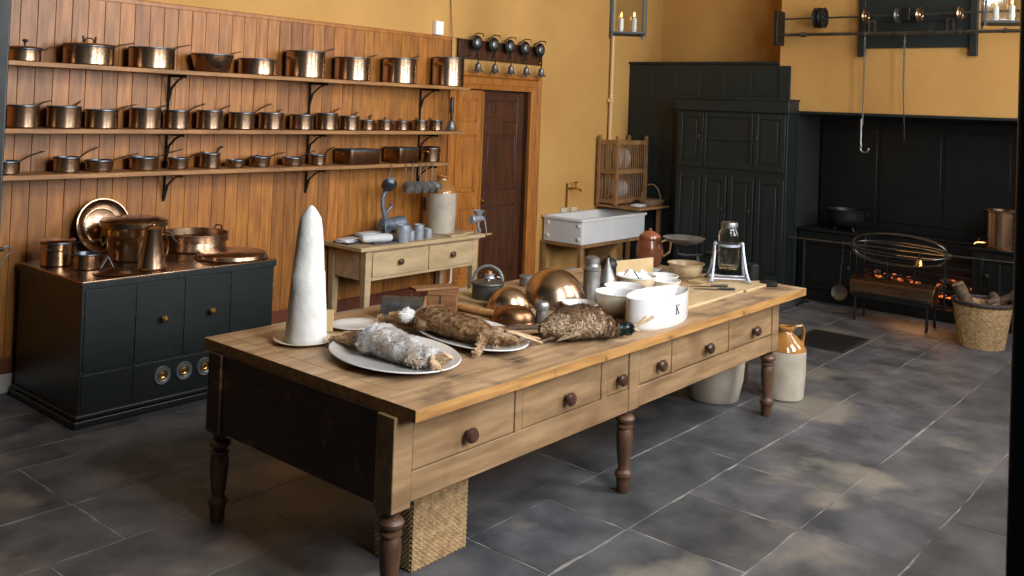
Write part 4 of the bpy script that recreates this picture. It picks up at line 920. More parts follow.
def turned(parent,x,y,ztop=.43,blk=.105,bm=None):
    mb=MB(); mb.box(lx(x)-blk/2,lx(x)+blk/2,ly(y)-blk/2,ly(y)+blk/2,ztop,.809)
    l=mb.build('leg',bm or M['frieze'],parent,bevel=.004)
    mb=MB(); mb.lathe([(0,ztop+.001),(.050,ztop),(.042,ztop-.012),(.030,ztop-.022),(.030,ztop-.032),(.044,ztop-.038),(.053,ztop-.052),(.050,ztop-.066),(.036,ztop-.078),(.034,ztop-.086),(.046,ztop-.092),(.046,ztop-.102),(.036,ztop-.108),(.043,ztop-.125),(.045,ztop-.16),(.040,ztop-.23),(.033,ztop-.29),(.030,.125),(.033,.118),(.046,.108),(.048,.092),(.040,.078),(.037,.06),(.033,.01),(.030,0),(0,0)],28,(lx(x),ly(y),0)); mb.build('turned_shaft',M['leg'],l)
for x in (2.585,4.285,6.065):
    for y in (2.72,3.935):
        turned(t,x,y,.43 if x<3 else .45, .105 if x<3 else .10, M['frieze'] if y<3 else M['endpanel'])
mb=MB()
mb.box(lx(2.64),lx(4.232),ly(2.672),ly(2.70),.45,.57); mb.box(lx(4.338),lx(6.012),ly(2.672),ly(2.70),.455,.565)
mb.box(lx(2.64),lx(4.232),ly(2.672),ly(2.70),.775,.81); mb.box(lx(4.338),lx(6.012),ly(2.672),ly(2.70),.775,.81)
for a_,b_ in ((3.285,3.335),(3.975,4.03),(4.68,4.725),(5.38,5.435)): mb.box(lx(a_),lx(b_),ly(2.672),ly(2.70),.57,.775)
mb.box(lx(2.64),lx(6.01),ly(3.92),ly(3.95),.45,.81)
mb.build('frieze_rails',M['frieze'],t,bevel=.003)
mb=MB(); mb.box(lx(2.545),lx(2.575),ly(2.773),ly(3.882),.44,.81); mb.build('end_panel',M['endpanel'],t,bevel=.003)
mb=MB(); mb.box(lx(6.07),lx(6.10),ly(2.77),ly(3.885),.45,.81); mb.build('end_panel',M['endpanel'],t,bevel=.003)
for a_,b_,kx in ((2.642,3.283,2.963),(3.337,3.973,3.671),(4.032,4.230,4.13),(4.340,4.678,4.529),(4.727,5.378,5.083),(5.437,6.01,5.722)):
    mb=MB(); mb.box(lx(a_)+.003,lx(b_)-.003,ly(2.675),ly(2.695),.574,.771); mb.box(lx(a_)+.02,lx(b_)-.02,ly(2.695),ly(3.4),.59,.76); d=mb.build('drawer',M['frieze'],t,bevel=.003)
    mb=MB(); mb.lathe([(0,0),(.014,0),(.013,.016),(.030,.024),(.034,.038),(.026,.050),(.010,.054),(0,.054)],20,(lx(kx),ly(2.675),.645),M_=Matrix(((1,0,0),(0,0,-1),(0,1,0)))); mb.build('knob',M['knob'],d)
Z0=TZ+.001
def lathe_thing(name,label,cat,loc,prof,m,seg=36,rz=0,group=None,part='body',sx=1,sy=1):
    t=thing(name,label,cat,loc,rz,group); mb=MB(); mb.lathe(prof,seg,sx=sx,sy=sy); mb.build(part,m,t); return t
# sugar loaf on plate
lathe_thing('round_plate','round cream plate under the sugar loaf at the table corner','plate',(2.855,3.672,Z0),[(0,0),(.09,0),(.10,.006),(.142,.016),(.146,.02),(.141,.021),(.10,.012),(0,.010)],M['cream'])
mb=MB(); rs=random.Random(2)
prof=[(0,0),(.090,0),(.100,.01),(.101,.03)]+[(.100-.066*(k/14)**1.05,.04+.50*k/14) for k in range(1,14)]+[(.034,.545),(.030,.57),(.020,.605),(.010,.628),(0,.635)]
prof=[(0,0),(.094,0),(.101,.008),(.100,.03),(.094,.14),(.086,.25),(.080,.335),(.0765,.337),(.069,.45),(.060,.54),(.052,.592),(.046,.606),(.030,.632),(.014,.652),(.006,.657),(0,.658)]
mb.lathe(prof,44); o=mb.build('sugar_loaf',M['sugar'],angle=60); o.location=(2.846,3.646,Z0+.012); tag(o,'tall white conical sugar loaf standing on a round plate','sugar loaf')
mb=MB(); mb.box(-.035,.035,-.004,.004,0,.11); o=mb.build('small_card',M['card'],bevel=.001); o.location=(3.06,3.76,Z0+.001); o.rotation_euler=(rad(-10),0,rad(-48)); tag(o,'small brown card standing upright behind the sugar loaf','card')
lathe_thing('side_plate','plain white oval dish between the sugar loaf and the hares','plate',(3.23,3.74,Z0),[(0,0),(.07,0),(.08,.006),(.118,.016),(.12,.02),(.116,.021),(.08,.011),(0,.010)],M['china'],sx=1.1,sy=1.0)
# oval platters
def platter(loc,a,b,rz,label):
    k=[(0,0),(.70,0),(.74,.006),(.80,.012),(.97,.028),(1,.033),(.985,.037),(.95,.034),(.80,.021),(.74,.014),(0,.012)]
    t=thing('oval_platter',label,'platter',loc,rz,'large oval game platters')
    mb=MB(); mb.lathe([(r_*1.0,z) for r_,z in k],64,sx=a,sy=b); mb.build('body',M['china'],t)
platter((2.978,3.16,Z0),.375,.275,rad(-102+180),'large oval white platter nearer the table end, under the pale hare')
platter((3.519,3.185,Z0),.40,.235,rad(-104+180),'large oval white platter in the middle, under the brown hare')
# ---- fused animal bodies
def fuse(mb,name,mats,voxel,parent=None,smooth=3,region=None,fur=0,fl=.012,fdir=(0,0,0),seed=1,fw_=.0016,lift=.35,disp=0):
    o=mb.build('tmp',mats[0]); rm=o.modifiers.new('r','REMESH'); rm.mode='VOXEL'; rm.voxel_size=voxel
    sm=o.modifiers.new('s','SMOOTH'); sm.iterations=smooth; sm.factor=.6
    dg=bpy.context.evaluated_depsgraph_get(); dg.update(); me=bpy.data.meshes.new_from_object(o.evaluated_get(dg)); bpy.data.objects.remove(o)
    rg=random.Random(seed)
    if disp:
        for v in me.vertices: v.co+=v.normal*disp*(noise.noise(v.co*18)+.5*noise.noise(v.co*45))
    V=[tuple(v.co) for v in me.vertices]; F=[tuple(p.vertices) for p in me.polygons]; MI=[region(p.center) if region else 0 for p in me.polygons]
    P=[(p.center.copy(),p.normal.copy(),p.area) for p in me.polygons]
    if fur:
        tot=sum(a for _,_,a in P); fd=Vector(fdir)
        for (c,nn,a),mi in list(zip(P,MI)):
            k=fur*a/tot; k=int(k)+(rg.random()<k-int(k))
            for _ in range(k):
                c2=c+Vector((rg.uniform(-1,1),rg.uniform(-1,1),rg.uniform(-1,1)))*voxel*.6
                d=(fd-nn*fd.dot(nn)); d=(d.normalized() if d.length>1e-4 else Vector((1,0,0)))
                d=(d+Vector((rg.uniform(-1,1),rg.uniform(-1,1),rg.uniform(-1,1)))*.35+nn*lift).normalized()
                s_=d.cross(nn).normalized()*fw_*rg.uniform(.7,1.4); L_=fl*rg.uniform(.5,1.3); b=len(V)
                V+= [tuple(c2-s_),tuple(c2+s_),tuple(c2+d*L_*.6+s_*.8+nn*.0005),tuple(c2+d*L_),tuple(c2+d*L_*.6-s_*.8)]
                F.append((b,b+1,b+2,b+3,b+4)); MI.append(mi)
    m2=bpy.data.meshes.new(name); m2.from_pydata(V,[],F)
    for m in mats: m2.materials.append(m)
    m2.polygons.foreach_set('material_index',MI); m2.polygons.foreach_set('use_smooth',[True]*len(F))
    bpy.data.meshes.remove(me)
    o=bpy.data.objects.new(name,m2); COL.objects.link(o)
    if parent: o.parent=parent
    return o
PZ=TZ+.02
def leg_(mb,pts,rs): mb.tube(pts,rs,10)
# hare lying on its side along Y: hind feet at +Y, head at -Y
def hare(name,label,loc,rz,mats,region,tail,seed,style):
    t=thing(name,label,'hare',loc,rz)
    mb=MB()
    ys=[.27,.22,.15,.07,-.02,-.10,-.17,-.22]
    rs=[(.040,.030),(.076,.050),(.092,.062),(.090,.056),(.084,.052),(.074,.050),(.056,.044),(.040,.036)]
    pts=[(.010*math.sin(y*9),y,rs[i][1]*.93) for i,y in enumerate(ys)]
    mb.tube(pts,rs,20)
    mb.sphere((.045,.19,.050),.066,14,(.9,1.15,.75)); mb.sphere((-.04,.17,.042),.055,14,(1,1.1,.75)); mb.sphere((0,-.12,.05),.068,14,(1.0,.9,.72))
    # head
    if style=='brown':
        mb.tube([(.0,-.20,.040),(.012,-.255,.044),(.025,-.29,.040),(.045,-.32,.034),(.060,-.34,.028)],[(.038,.034),(.040,.036),(.035,.031),(.026,.023),(.014,.013)],14)
    else:
        mb.tube([(.0,-.20,.036),(.014,-.255,.036),(.034,-.30,.030),(.046,-.33,.024)],[(.042,.034),(.044,.034),(.036,.028),(.020,.016)],14)
    # hind legs
    leg_(mb,[(.05,.20,.05),(.080,.26,.045),(.050,.33,.035),(.035,.40,.028),(.03,.45,.022)],[.042,.034,.020,.015,.016])
    leg_(mb,[(-.03,.22,.04),(-.02,.29,.03),(-.03,.36,.022),(-.04,.42,.02),(-.045,.46,.018)],[.038,.028,.017,.014,.015])
    mb.sphere((.028,.465,.022),.017,10,(1,1.8,.8)); mb.sphere((-.048,.475,.018),.016,10,(1,1.8,.8))
    # forelegs
    if style=='brown':
        leg_(mb,[(-.04,-.17,.045),(-.075,-.22,.040),(-.115,-.25,.032),(-.17,-.275,.024),(-.205,-.285,-.004)],[.026,.018,.013,.012,.014])
        leg_(mb,[(.0,-.18,.03),(-.04,-.24,.03),(-.05,-.29,.026)],[.024,.017,.013])
    else:
        leg_(mb,[(-.04,-.15,.03),(-.07,-.20,.026),(-.05,-.26,.022),(-.01,-.31,.020)],[.028,.018,.013,.014])
        leg_(mb,[(.05,-.15,.03),(.075,-.21,.026),(.07,-.28,.020)],[.026,.017,.013])
    fuse(mb,'body',mats,.0075,t,3,region,15000,.019,(0,-1,0),seed,.0024,.45,disp=.006)
    if style=='brown':
        E=[[(.030,-.262,.066),(.075,-.30,.058),(.125,-.345,.040),(.185,-.385,.020)],[(.010,-.265,.072),(.050,-.325,.062),(.095,-.385,.040),(.135,-.435,.016)]]
    else: E=[[(.045,-.27,.045),(.10,-.29,.03),(.13,-.27,.018),(.15,-.22,.014)],[(.0,-.28,.05),(-.03,-.33,.035),(-.04,-.37,.022),(-.045,-.41,.014)]]
    for e in E:
        mb=MB(); mb.tube(e,[(.011,.008),(.022,.007),(.022,.005),(.006,.003)],10); fuse(mb,'ear',[mats[-1]],.0035,t,1,None,500,.010,tuple(Vector(e[-1])-Vector(e[0])),3,.0018,.2)
    if style=='brown':
        mb=MB(); mb.sphere((.012,-.292,.070),.0085,10); mb.build('eye',M['greenhead'],t)
    if tail:
        mb=MB(); mb.tube([(-.03,.255,.055),(-.06,.285,.065),(-.085,.30,.058)],[.026,.036,.020],12); fuse(mb,'tail',[M['whitefur']],.006,t,2,None,1200,.018,(-.5,.6,0),5,.0022)
    return t
hare('pale_hare','pale grey and white furred hare stretched on the platter nearest the table end',(2.95,3.12,PZ+.004),rad(2),[M['greyfur'],M['tanfur']],lambda c: 1 if (c.y>.29 or c.x>.086 or c.x<-.094 or c.y<-.29) else 0,False,3,'pale').scale=(1,.80,1)
hare('brown_hare','brown hare with white tail stretched on the middle oval platter',(3.44,3.20,PZ+.004),rad(4),[M['harefur'],M['tanfur']],lambda c: 1 if (c.y>.30 or (c.y<-.20 and c.z>.05) or c.x<-.085) else 0,True,4,'brown')
# pheasant with mallard-green head
t=thing('dead_pheasant','speckled brown game bird with glossy dark green head beside the lettered dish','bird',(3.92,2.79,TZ+.004),rad(-32))
mb=MB()
mb.tube([(-.20,.01,.05),(-.15,.0,.064),(-.06,0,.084),(.03,0,.090),(.11,0,.076),(.17,-.005,.055),(.21,-.01,.045),(.245,-.012,.045),(.265,-.01,.046)],[(.034,.028),(.072,.052),(.112,.080),(.118,.086),(.098,.074),(.058,.050),(.032,.030),(.028,.027),(.020,.020)],18)
mb.sphere((.272,-.008,.046),.031,14,(1.2,.9,.9))
b=fuse(mb,'body',[M['feather'],M['featherbr'],M['greenhead']],.0075,t,3,lambda c: 2 if c.x>.222 else (1 if (c.z+.05*noise.noise(c*26)>.128 or (c.x+.08*noise.noise(c*30)>.13 and c.z>.05) or c.x>.185) else 0),12000,.018,(-1,0,0),9,.0034,.3,disp=.006)
mb=MB(); mb.tube([(.30,-.012,.046),(.325,-.016,.040),(.345,-.022,.030)],[(.009,.008),(.007,.006),(.002,.002)],8); mb.build('beak',M['pot'],t)
def wing(side,mtl):
    mb=MB(); rg=random.Random(side+5)
    for row,(n_,L_,x0_,z_) in enumerate(((9,.15,-.02,.02),(8,.11,.03,.05),(7,.08,.07,.075))):
        for k in range(n_):
            f_=k/(n_-1); bx=x0_+.07*f_; by=side*(.060+.045*(1-row*.33)*(1-f_*.2)); bz=.035+z_*.9+.004*k
            a_=PI+side*(-.18+.30*f_)+rg.uniform(-.05,.05); d=Vector((math.cos(a_),math.sin(a_)*.5,-.18)); p=Vector((bx,by,bz)); s_=Vector((0,.25,1)).cross(d).normalized()
            w_=.014
            q=[p-s_*w_*.5,p+s_*w_*.5,p+d*L_*.6+s_*w_,p+d*L_*.95+s_*w_*.5,p+d*L_,p+d*L_*.95-s_*w_*.5,p+d*L_*.6-s_*w_]; nrm=d.cross(s_).normalized()*.0015
            mb.add([tuple(v) for v in q]+[tuple(v+nrm) for v in q],[tuple(range(7)),tuple(range(13,6,-1))]+[(i,(i+1)%7,7+(i+1)%7,7+i) for i in range(7)])
    mb.build('wing',mtl,t)
wing(-1,M['feather']); wing(1,M['featherbr'])
mb=MB(); rg=random.Random(8)
for k in range(11):
    L_=.22+.16*(1-abs(k-5)/5); a_=PI+(-.26+.052*k)-.42; p=Vector((-.17,.003*k-.015,.062+.003*abs(5-k))); d=Vector((math.cos(a_),math.sin(a_),-.10)); s_=Vector((-d.y,d.x,0))*.02
    q=[p-s_*.5,p+s_*.5,p+d*L_*.7+s_,p+d*L_,p+d*L_*.7-s_]; up_=Vector((0,0,.002))
    mb.add([tuple(v) for v in q]+[tuple(v+up_) for v in q],[tuple(range(5)),tuple(range(9,4,-1))]+[(i,(i+1)%5,5+(i+1)%5,5+i) for i in range(5)])
mb.build('tail_feathers',M['tailf'],t)
for s_ in (-1,1):
    mb=MB(); mb.tube([(-.12,s_*.03,.03),(-.20,s_*.06,.02),(-.26,s_*.075,.012)],[.014,.006,.005],8)
    for q in (-.5,0,.5): mb.tube([(-.26,s_*.075,.012),(-.29,s_*.075+q*.03,.006)],[.004,.002],6)
    mb.build('leg',M['tailf'],t)
mb=MB(); mb.tube([(4.15,2.60,TZ+.07),(4.19,2.585,TZ+.085),(4.22,2.588,TZ+.078),(4.26,2.582,TZ+.09),(4.30,2.580,TZ+.098)],[.005,.008,.006,.007,.009],8); mb.tube([(4.19,2.585,TZ+.085),(4.21,2.58,TZ+.105),(4.225,2.578,TZ+.11)],[.006,.007,.007],8)
tag(mb.build('straw_twine',M['straw']),'short knot of straw twine tied by the green bird head','twine')
# oval dish with K
ka,kb,kh=.275,.118,.17
t=thing('oval_lettered_dish','large white oval game dish marked K on the table front edge','dish',(4.585,2.722,Z0))
K=[(.94,0),(.955,.004),(1,.02),(1.0,kh-.006),(1.005,kh-.001),(.99,kh),(.97,kh-.004),(.965,.02),(.92,.012),(0,.012)]
mb=MB(); mb.lathe([(0,0)]+K,72,sx=ka,sy=kb); mb.build('body',M['china'],t,angle=50)
# K on front, wrapped on the ellipse (front = -Y side)
mb=MB()
def onell(s_,z,off): # s_: distance along from angle a0
    a0=rad(-90-1); a=a0+s_/ (math.sqrt((ka*math.sin(a0))**2+(kb*math.cos(a0))**2))
    n_=Vector((math.cos(a)/ka,math.sin(a)/kb,0)).normalized(); p=Vector((ka*math.cos(a),kb*math.sin(a),z))+n_*off
    return tuple(p)
def poly(pts,z0=.065):
    n_=len(pts); vs=[onell(x,z0+z,.0003) for x,z in pts]+[onell(x,z0+z,.0014) for x,z in pts]
    mb.add(vs,[tuple(range(n_)),tuple(range(n_,2*n_))]+[(i,(i+1)%n_,n_+(i+1)%n_,n_+i) for i in range(n_)])
for q in ([(0,0),(.018,0),(.018,.004),(0,.004)],[(0,.050),(.018,.050),(.018,.054),(0,.054)],[(.005,.004),(.013,.004),(.013,.05),(.005,.05)],
          [(.013,.022),(.013,.028),(.033,.050),(.037,.050)],[(.028,.050),(.044,.050),(.044,.054),(.028,.054)],
          [(.018,.030),(.023,.034),(.041,.004),(.031,.004)],[(.026,0),(.047,0),(.047,.004),(.026,.004)]): poly(q)
mb.build('letter',M['black'],t,smooth=False)
# bowls
def bowl(name,label,loc,r_,h,m_in,m_out=None,foot=.5,rim=.006,flare=1.0,group=None,cat='bowl'):
    t=thing(name,label,cat,loc,0,group); fr=r_*foot
    outp=[(0,0),(fr-.004,0),(fr,.003),(fr*1.02,.012)]+[(fr+(r_-fr)*math.sin(PI/2*k/8)**(.9*flare),.012+(h-.02)*(1-math.cos(PI/2*k/8))**.8) for k in range(1,9)]
    mb=MB(); mb.lathe(outp,40); mb.m=1
    mb.lathe([(r_,outp[-1][1]),(r_+rim,h-.006),(r_+rim,h-.001),(r_+.001,h),(r_-.004,h-.004)]+[(max(.0,(fr+(r_-fr)*math.sin(PI/2*k/8)**(.9*flare))-.008),.02+(h-.02)*(1-math.cos(PI/2*k/8))**.8) for k in range(7,0,-1)]+[(0,.018)],40)
    mb.build('body',[m_out or m_in,m_in],t,angle=50); return t
bowl('white_pudding_basin','small white basin beside the game bird and copper moulds',(4.417,3.14,Z0),.100,.068,M['china'],M['cream'],.6)
bowl('mixing_bowl','deep cream footed bowl directly behind the lettered dish',(4.56,2.985,Z0),.122,.138,M['china'],M['cream'],.45)
bowl('mixing_bowl','wide cream bowl behind the deep footed bowl',(4.92,3.16,Z0),.125,.10,M['china'],M['cream'],.5)
bowl('ribbed_basin','cream basin holding crumpled white papers in front of the buff card',(5.22,3.27,Z0),.128,.115,M['china'],M['creamout'],.6)
bowl('white_pudding_basin','small white basin squeezed behind the wide cream bowl, beside the papers',(5.36,3.13,Z0),.095,.09,M['china'],M['cream'],.6)
bowl('yellow_ware_dish','shallow yellow rimmed dish next to the stoneware bowl',(5.70,3.34,Z0),.097,.052,M['china'],M['pot'],.6)
bowl('stoneware_bowl','rough beige stoneware bowl with rolled rim in front of the scales',(5.95,3.31,Z0),.122,.115,M['pot'],M['pot'],.55,.012)
# crumpled papers in basin
for i,(dx,dy,s_) in enumerate(((-.03,.02,.075),(.05,-.01,.065))):
    mb=MB(); rg=random.Random(20+i); pts=[]; 
    prof=[(s_,0),(s_*.8,s_*.25),(s_*.4,s_*.6),(0,s_*.95)]
    mb.lathe(prof,9); mb.v=[(x+rg.uniform(-.012,.012),y+rg.uniform(-.012,.012),z+rg.uniform(-.008,.008)) for x,y,z in mb.v]
    mb.v+= []
    o=mb.build('crumpled_paper',M['paper'],smooth=False); sd=o.modifiers.new('Solid','SOLIDIFY'); sd.thickness=.0015
    o.location=(5.22+dx,3.27+dy,Z0+.09); tag(o,'crumpled white paper peak in the basin, '+['nearer the pewter canisters','nearer the yellow dish'][i],'paper',group='crumpled papers in the basin')
t=thing('wooden_spoon','dark spoon resting over the rim of the paper filled basin','spoon',(5.15,3.21,Z0+.118),rad(200))
mb=MB(); mb.tube([(-.02,0,-.01),(.03,0,.012),(.12,0,.055)],[(.006,.003)]*3,6); mb.build('handle',M['iron'],t)
mb=MB(); mb.sphere((-.04,0,-.018),.022,12,(1.3,.9,.35)); mb.build('spoon_bowl',M['iron'],t)
# card, napkins
mb=MB(); mb.T=Matrix.Rotation(rad(-22),4,'X'); mb.add([(-.15,0,0),(.13,0,0),(.15,0,.125),(-.125,0,.12),(-.15,.003,0),(.13,.003,0),(.15,.003,.125),(-.125,.003,.12)],[(0,1,2,3),(4,7,6,5),(0,4,5,1),(1,5,6,2),(2,6,7,3),(3,7,4,0)])
o=mb.build('recipe_card',M['card'],smooth=False); o.location=(5.74,3.60,Z0); o.rotation_euler=(0,rad(-6),rad(-46)); tag(o,'blank buff card propped upright behind the white bowls','card')
for i,(x,y,rz,lb) in enumerate(((5.93,3.62,20,'crumpled white napkin between the buff card and the scales'),(5.86,3.46,-30,'second crumpled white napkin, close to the scale foot'))):
    mb=MB(); n_=14
    vs=[];fs=[]
    for a in range(n_):
        for b in range(n_):
            x_,y_=(a/(n_-1)-.5)*.22,(b/(n_-1)-.5)*.18; z_=.022+.022*noise.noise(Vector((x_*16+i*5,y_*16,1)))+.012*noise.noise(Vector((x_*40,y_*40+i,2)))
            vs.append((x_,y_,max(.001,z_)))
    fs=[(a*n_+b,(a+1)*n_+b,(a+1)*n_+b+1,a*n_+b+1) for a in range(n_-1) for b in range(n_-1)]
    mb.add(vs,fs); o=mb.build('white_napkin',M['cloth'],angle=80); sd=o.modifiers.new('Solid','SOLIDIFY'); sd.thickness=.003; o.location=(x,y,Z0+.002); o.rotation_euler=(0,0,rad(rz)); tag(o,lb,'napkin')
# chopping boards, knives
for x,y,a_,b_,rz,lb in ((5.36,2.93,.44,.15,1,'long thin wooden chopping board lying behind the lettered dish'),(6.02,3.0,.20,.22,1,'square pale board under the glass butter churn')):
    mb=MB(); mb.box(-a_,a_,-b_,b_,0,.018); o=mb.build('chopping_board',M['pale'],bevel=.003); o.location=(x,y,Z0); o.rotation_euler=(0,0,rad(rz)); tag(o,lb,'board')
def knife(loc,rz,L_,label,hm,group='kitchen knives on the chopping board'):
    t=thing('kitchen_knife',label,'knife',loc,rad(rz),group)
    mb=MB(); mb.prism([(0,-.012),(L_*.9,-.008),(L_,.006),(0,.012)],.004,.0065); mb.build('blade',M['steel'],t)
    mb=MB(); mb.tube([(-.11,0,.010),(-.08,0,.010),(-.02,0,.009),(0.004,0,.008)],[(.009,.008),(.011,.009),(.009,.008),(.008,.006)],8); mb.build('handle',hm,t)
knife((5.66,2.90,Z0+.019),132,.17,'dark handled knife pointing at the yellow dish',M['iron'])
knife((5.72,2.98,Z0+.019),140,.16,'second dark handled knife closest to the butter churn',M['iron'])
knife((5.35,2.98,Z0+.019),40,.19,'wooden handled knife lying nearest the white bowls',M['rolling'])
# butter churn: glass jar in a metal A stand
t=thing('glass_butter_churn','clear glass jar with metal lid held in a pale metal stand','churn',(6.03,3.02,Z0+.019),rad(-52))
mb=MB()
mb.lathe([(0,.085),(.062,.085),(.072,.095),(.075,.12),(.075,.32),(.070,.345),(.052,.37),(.050,.395),(.047,.395),(.049,.368),(.066,.342),(.071,.318),(.071,.122),(.066,.10),(0,.095)],40)
mb.build('glass_jar',M['glass'],t)
mb=MB(); mb.lathe([(.05,.372),(.058,.374),(.060,.40),(.056,.412),(.02,.418),(0,.418)],32); mb.build('lid',M['tin'],t)
mb=MB()
mb.lathe([(.0765,.245),(.079,.245),(.079,.262),(.0765,.262),(.0765,.245)],40)
mb.build('band',M['zinc'],t)
for s_ in (-1,1):
    mb=MB()
    for q in (-1,1):
        mb.tube([(s_*.098,0,.27),(s_*.100,q*.02,.20),(s_*.115,q*.055,.08),(s_*.128,q*.085,.02),(s_*.135,q*.105,.006)],[(.009,.006)]*3+[(.011,.007),(.016,.006)],8)
    mb.tube([(s_*.128,-.085,.022),(s_*.128,.085,.022)],[(.008,.006)]*2,8)
    mb.lathe([(0,-.008),(.016,-.008),(.018,0),(.016,.008),(0,.008)],14,(s_*.092,0,.258),'x')
    mb.build('side_frame',M['zinc'],t)
mb=MB(); mb.tube([(-.128,.06,.022),(.128,.06,.022)],.007,8); mb.tube([(-.128,-.06,.022),(.128,-.06,.022)],.007,8); mb.build('cross_bar',M['zinc'],t)
lathe_thing('dark_tin','small black cylindrical tin at the far end of the table','tin',(6.22,2.93,Z0),[(0,0),(.044,0),(.046,.004),(.046,.10),(.048,.102),(.048,.125),(.044,.13),(0,.13)],M['iron'])
lathe_thing('shaker_bottle','tiny dark shaker with pointed top beside the black tin','shaker',(6.28,2.97,Z0),[(0,0),(.020,0),(.022,.01),(.018,.04),(.010,.065),(.008,.09),(.012,.098),(0,.106)],M['iron'],20)
lathe_thing('black_disc','flat black round lid near the end of the table','lid',(6.20,2.79,Z0),[(0,0),(.056,0),(.06,.004),(.06,.026),(.056,.03),(.012,.032),(0,.034)],M['iron'])
# scales
t=thing('kitchen_scales','black balance scales with wide shallow pan at the back of the table','scales',(6.27,3.40,Z0),rad(-50))
mb=MB(); mb.prism([(-.14,-.05),(.14,-.05),(.14,.05),(-.14,.05)],0,.03); mb.tube([(0,0,.03),(0,0,.12)],[.035,.018],12); mb.build('base',M['iron'],t,bevel=.006)
mb=MB(); mb.tube([(-.15,0,.13),(-.08,0,.12),(0,0,.125),(.08,0,.12),(.15,0,.115)],[(.008,.012)]*5,8); mb.tube([(-.15,0,.13),(-.15,0,.20)],.012,8); mb.tube([(.15,0,.115),(.15,0,.14)],.012,8); mb.build('beam',M['iron'],t)
mb=MB(); mb.lathe([(0,.20),(.05,.201),(.12,.222),(.158,.25),(.160,.254),(.154,.252),(.115,.228),(.05,.207),(0,.206)],36,(-.10,0,0)); mb.build('pan',M['pewter'],t)
mb=MB(); mb.lathe([(0,.14),(.085,.141),(.09,.148),(.085,.152),(0,.150)],30,(.15,0,0)); mb.build('weight_plate',M['iron'],t)
t=thing('orange_pot','orange brown lidded earthenware pot with side handle behind the scales','pot',(6.22,3.78,Z0))
mb=MB(); mb.lathe([(0,0),(.07,0),(.09,.03),(.105,.09),(.10,.16),(.085,.20),(.09,.21),(.08,.215),(0,.21)],32); mb.build('body',M['orange'],t)
mb=MB(); mb.lathe([(.086,.216),(.08,.235),(.04,.262),(.012,.27),(.014,.285),(0,.29)],28); mb.build('lid',M['orange'],t)
mb=MB(); mb.tube([(.085,-.05,.18),(.14,-.075,.20),(.16,-.09,.17),(.15,-.085,.10),(.10,-.06,.07)],.009,8); mb.build('handle',M['rack'],t)
# pewter group
t=thing('pewter_canister','tall dented pewter canister with stepped neck beside the big copper dome','canister',(4.80,3.33,Z0))
mb=MB(); mb.lathe([(0,0),(.053,0),(.055,.006),(.053,.012),(.053,.185),(.058,.19),(.058,.20),(.045,.21),(.04,.228),(.046,.232),(.046,.262),(.03,.272),(0,.275)],30); mb.build('body',M['pewter'],t)
t=thing('pewter_funnel_can','conical topped pewter can between the two canisters','can',(5.02,3.36,Z0))
mb=MB(); mb.lathe([(0,0),(.058,0),(.06,.005),(.06,.075),(.063,.08),(.060,.086),(.010,.215),(.008,.235),(0,.237)],30); mb.build('body',M['pewter'],t)
t=thing('pewter_canister','squat dark pewter canister with domed cap behind the conical can','canister',(5.24,3.50,Z0))
mb=MB(); mb.lathe([(0,0),(.05,0),(.052,.005),(.052,.14),(.058,.145),(.058,.155),(.05,.175),(.03,.195),(.01,.2),(.012,.21),(0,.215)],30); mb.build('body',M['iron'],t)
lathe_thing('pewter_pepper_pot','small pewter pepper pot in front of the big copper dome','pepper pot',(4.075,3.155,Z0),[(0,0),(.034,0),(.036,.005),(.030,.07),(.040,.074),(.042,.085),(.042,.105),(.036,.115),(.012,.118),(0,.12)],M['pewter'],26)
# copper moulds
def dome(name,label,loc,r_,h,m,sy=1,rz=0,flat=.0):
    pr=[(0,h)]+[(r_*math.sin(PI/2*k/14)**(1-flat),h*math.cos(PI/2*k/14)**(1-flat*.5)) for k in range(1,14)]+[(r_,.012),(r_+.004,.006),(r_+.004,0),(r_-.006,0),(r_-.006,.01)]
    t=thing(name,label,'mould',loc,rz,'copper moulds upturned on the table'); mb=MB(); mb.lathe(pr,56,sy=sy); mb.build('body',m,t,angle=60)
dome('copper_dome_mould','very large upturned copper dome, biggest copper piece on the table',(4.53,3.42,Z0),.197,.215,M['copper2'])
dome('copper_dome_mould','medium upturned copper dome beside the lidded tin pot',(4.20,3.50,Z0),.128,.13,M['copper2'],.85,rad(-50))
dome('copper_dome_mould','small flat topped copper mould nearest the game bird tail',(3.96,3.26,Z0),.122,.092,M['copperdark'],.8,rad(-50),.35)
# lidded tin pot with bail handle
t=thing('lidded_tin_pot','round dark tin pot with flat lid and arched bail handle','pot',(4.26,3.72,Z0))
mb=MB(); mb.lathe([(0,0),(.092,0),(.095,.004),(.095,.075),(.098,.078),(.095,.082),(0,.082)],34); mb.build('body',M['darktin'],t)
mb=MB(); mb.lathe([(.1,.083),(.103,.09),(.098,.098),(.02,.104),(.014,.116),(0,.118)],34); mb.build('lid',M['darktin'],t)
mb=MB(); mb.T=Matrix.Rotation(rad(-50),4,'Z'); mb.tube(arc((0,0,.105),.088,0,180,16,'xz'),[(.010,.005)]*17,8,up=(0,1,0)); mb.build('bail_handle',M['pewter'],t)
t=thing('small_zinc_jug','small blue grey enamel jug seen through the bail handle of the tin pot','jug',(4.55,3.96,Z0))
mb=MB(); mb.lathe([(0,0),(.040,0),(.045,.01),(.04,.06),(.028,.085),(.032,.095),(.028,.095),(0,.08)],24); mb.build('body',M['zinc'],t)
mb=MB(); mb.lathe([(0,.095),(.016,.097),(.014,.115),(0,.118)],16); mb.build('stopper',M['rolling'],t)
mb=MB(); mb.tube([(.04,-.03,.08),(.06,-.05,.07),(.058,-.05,.03),(.035,-.03,.02)],.005,6); mb.build('handle',M['zinc'],t)
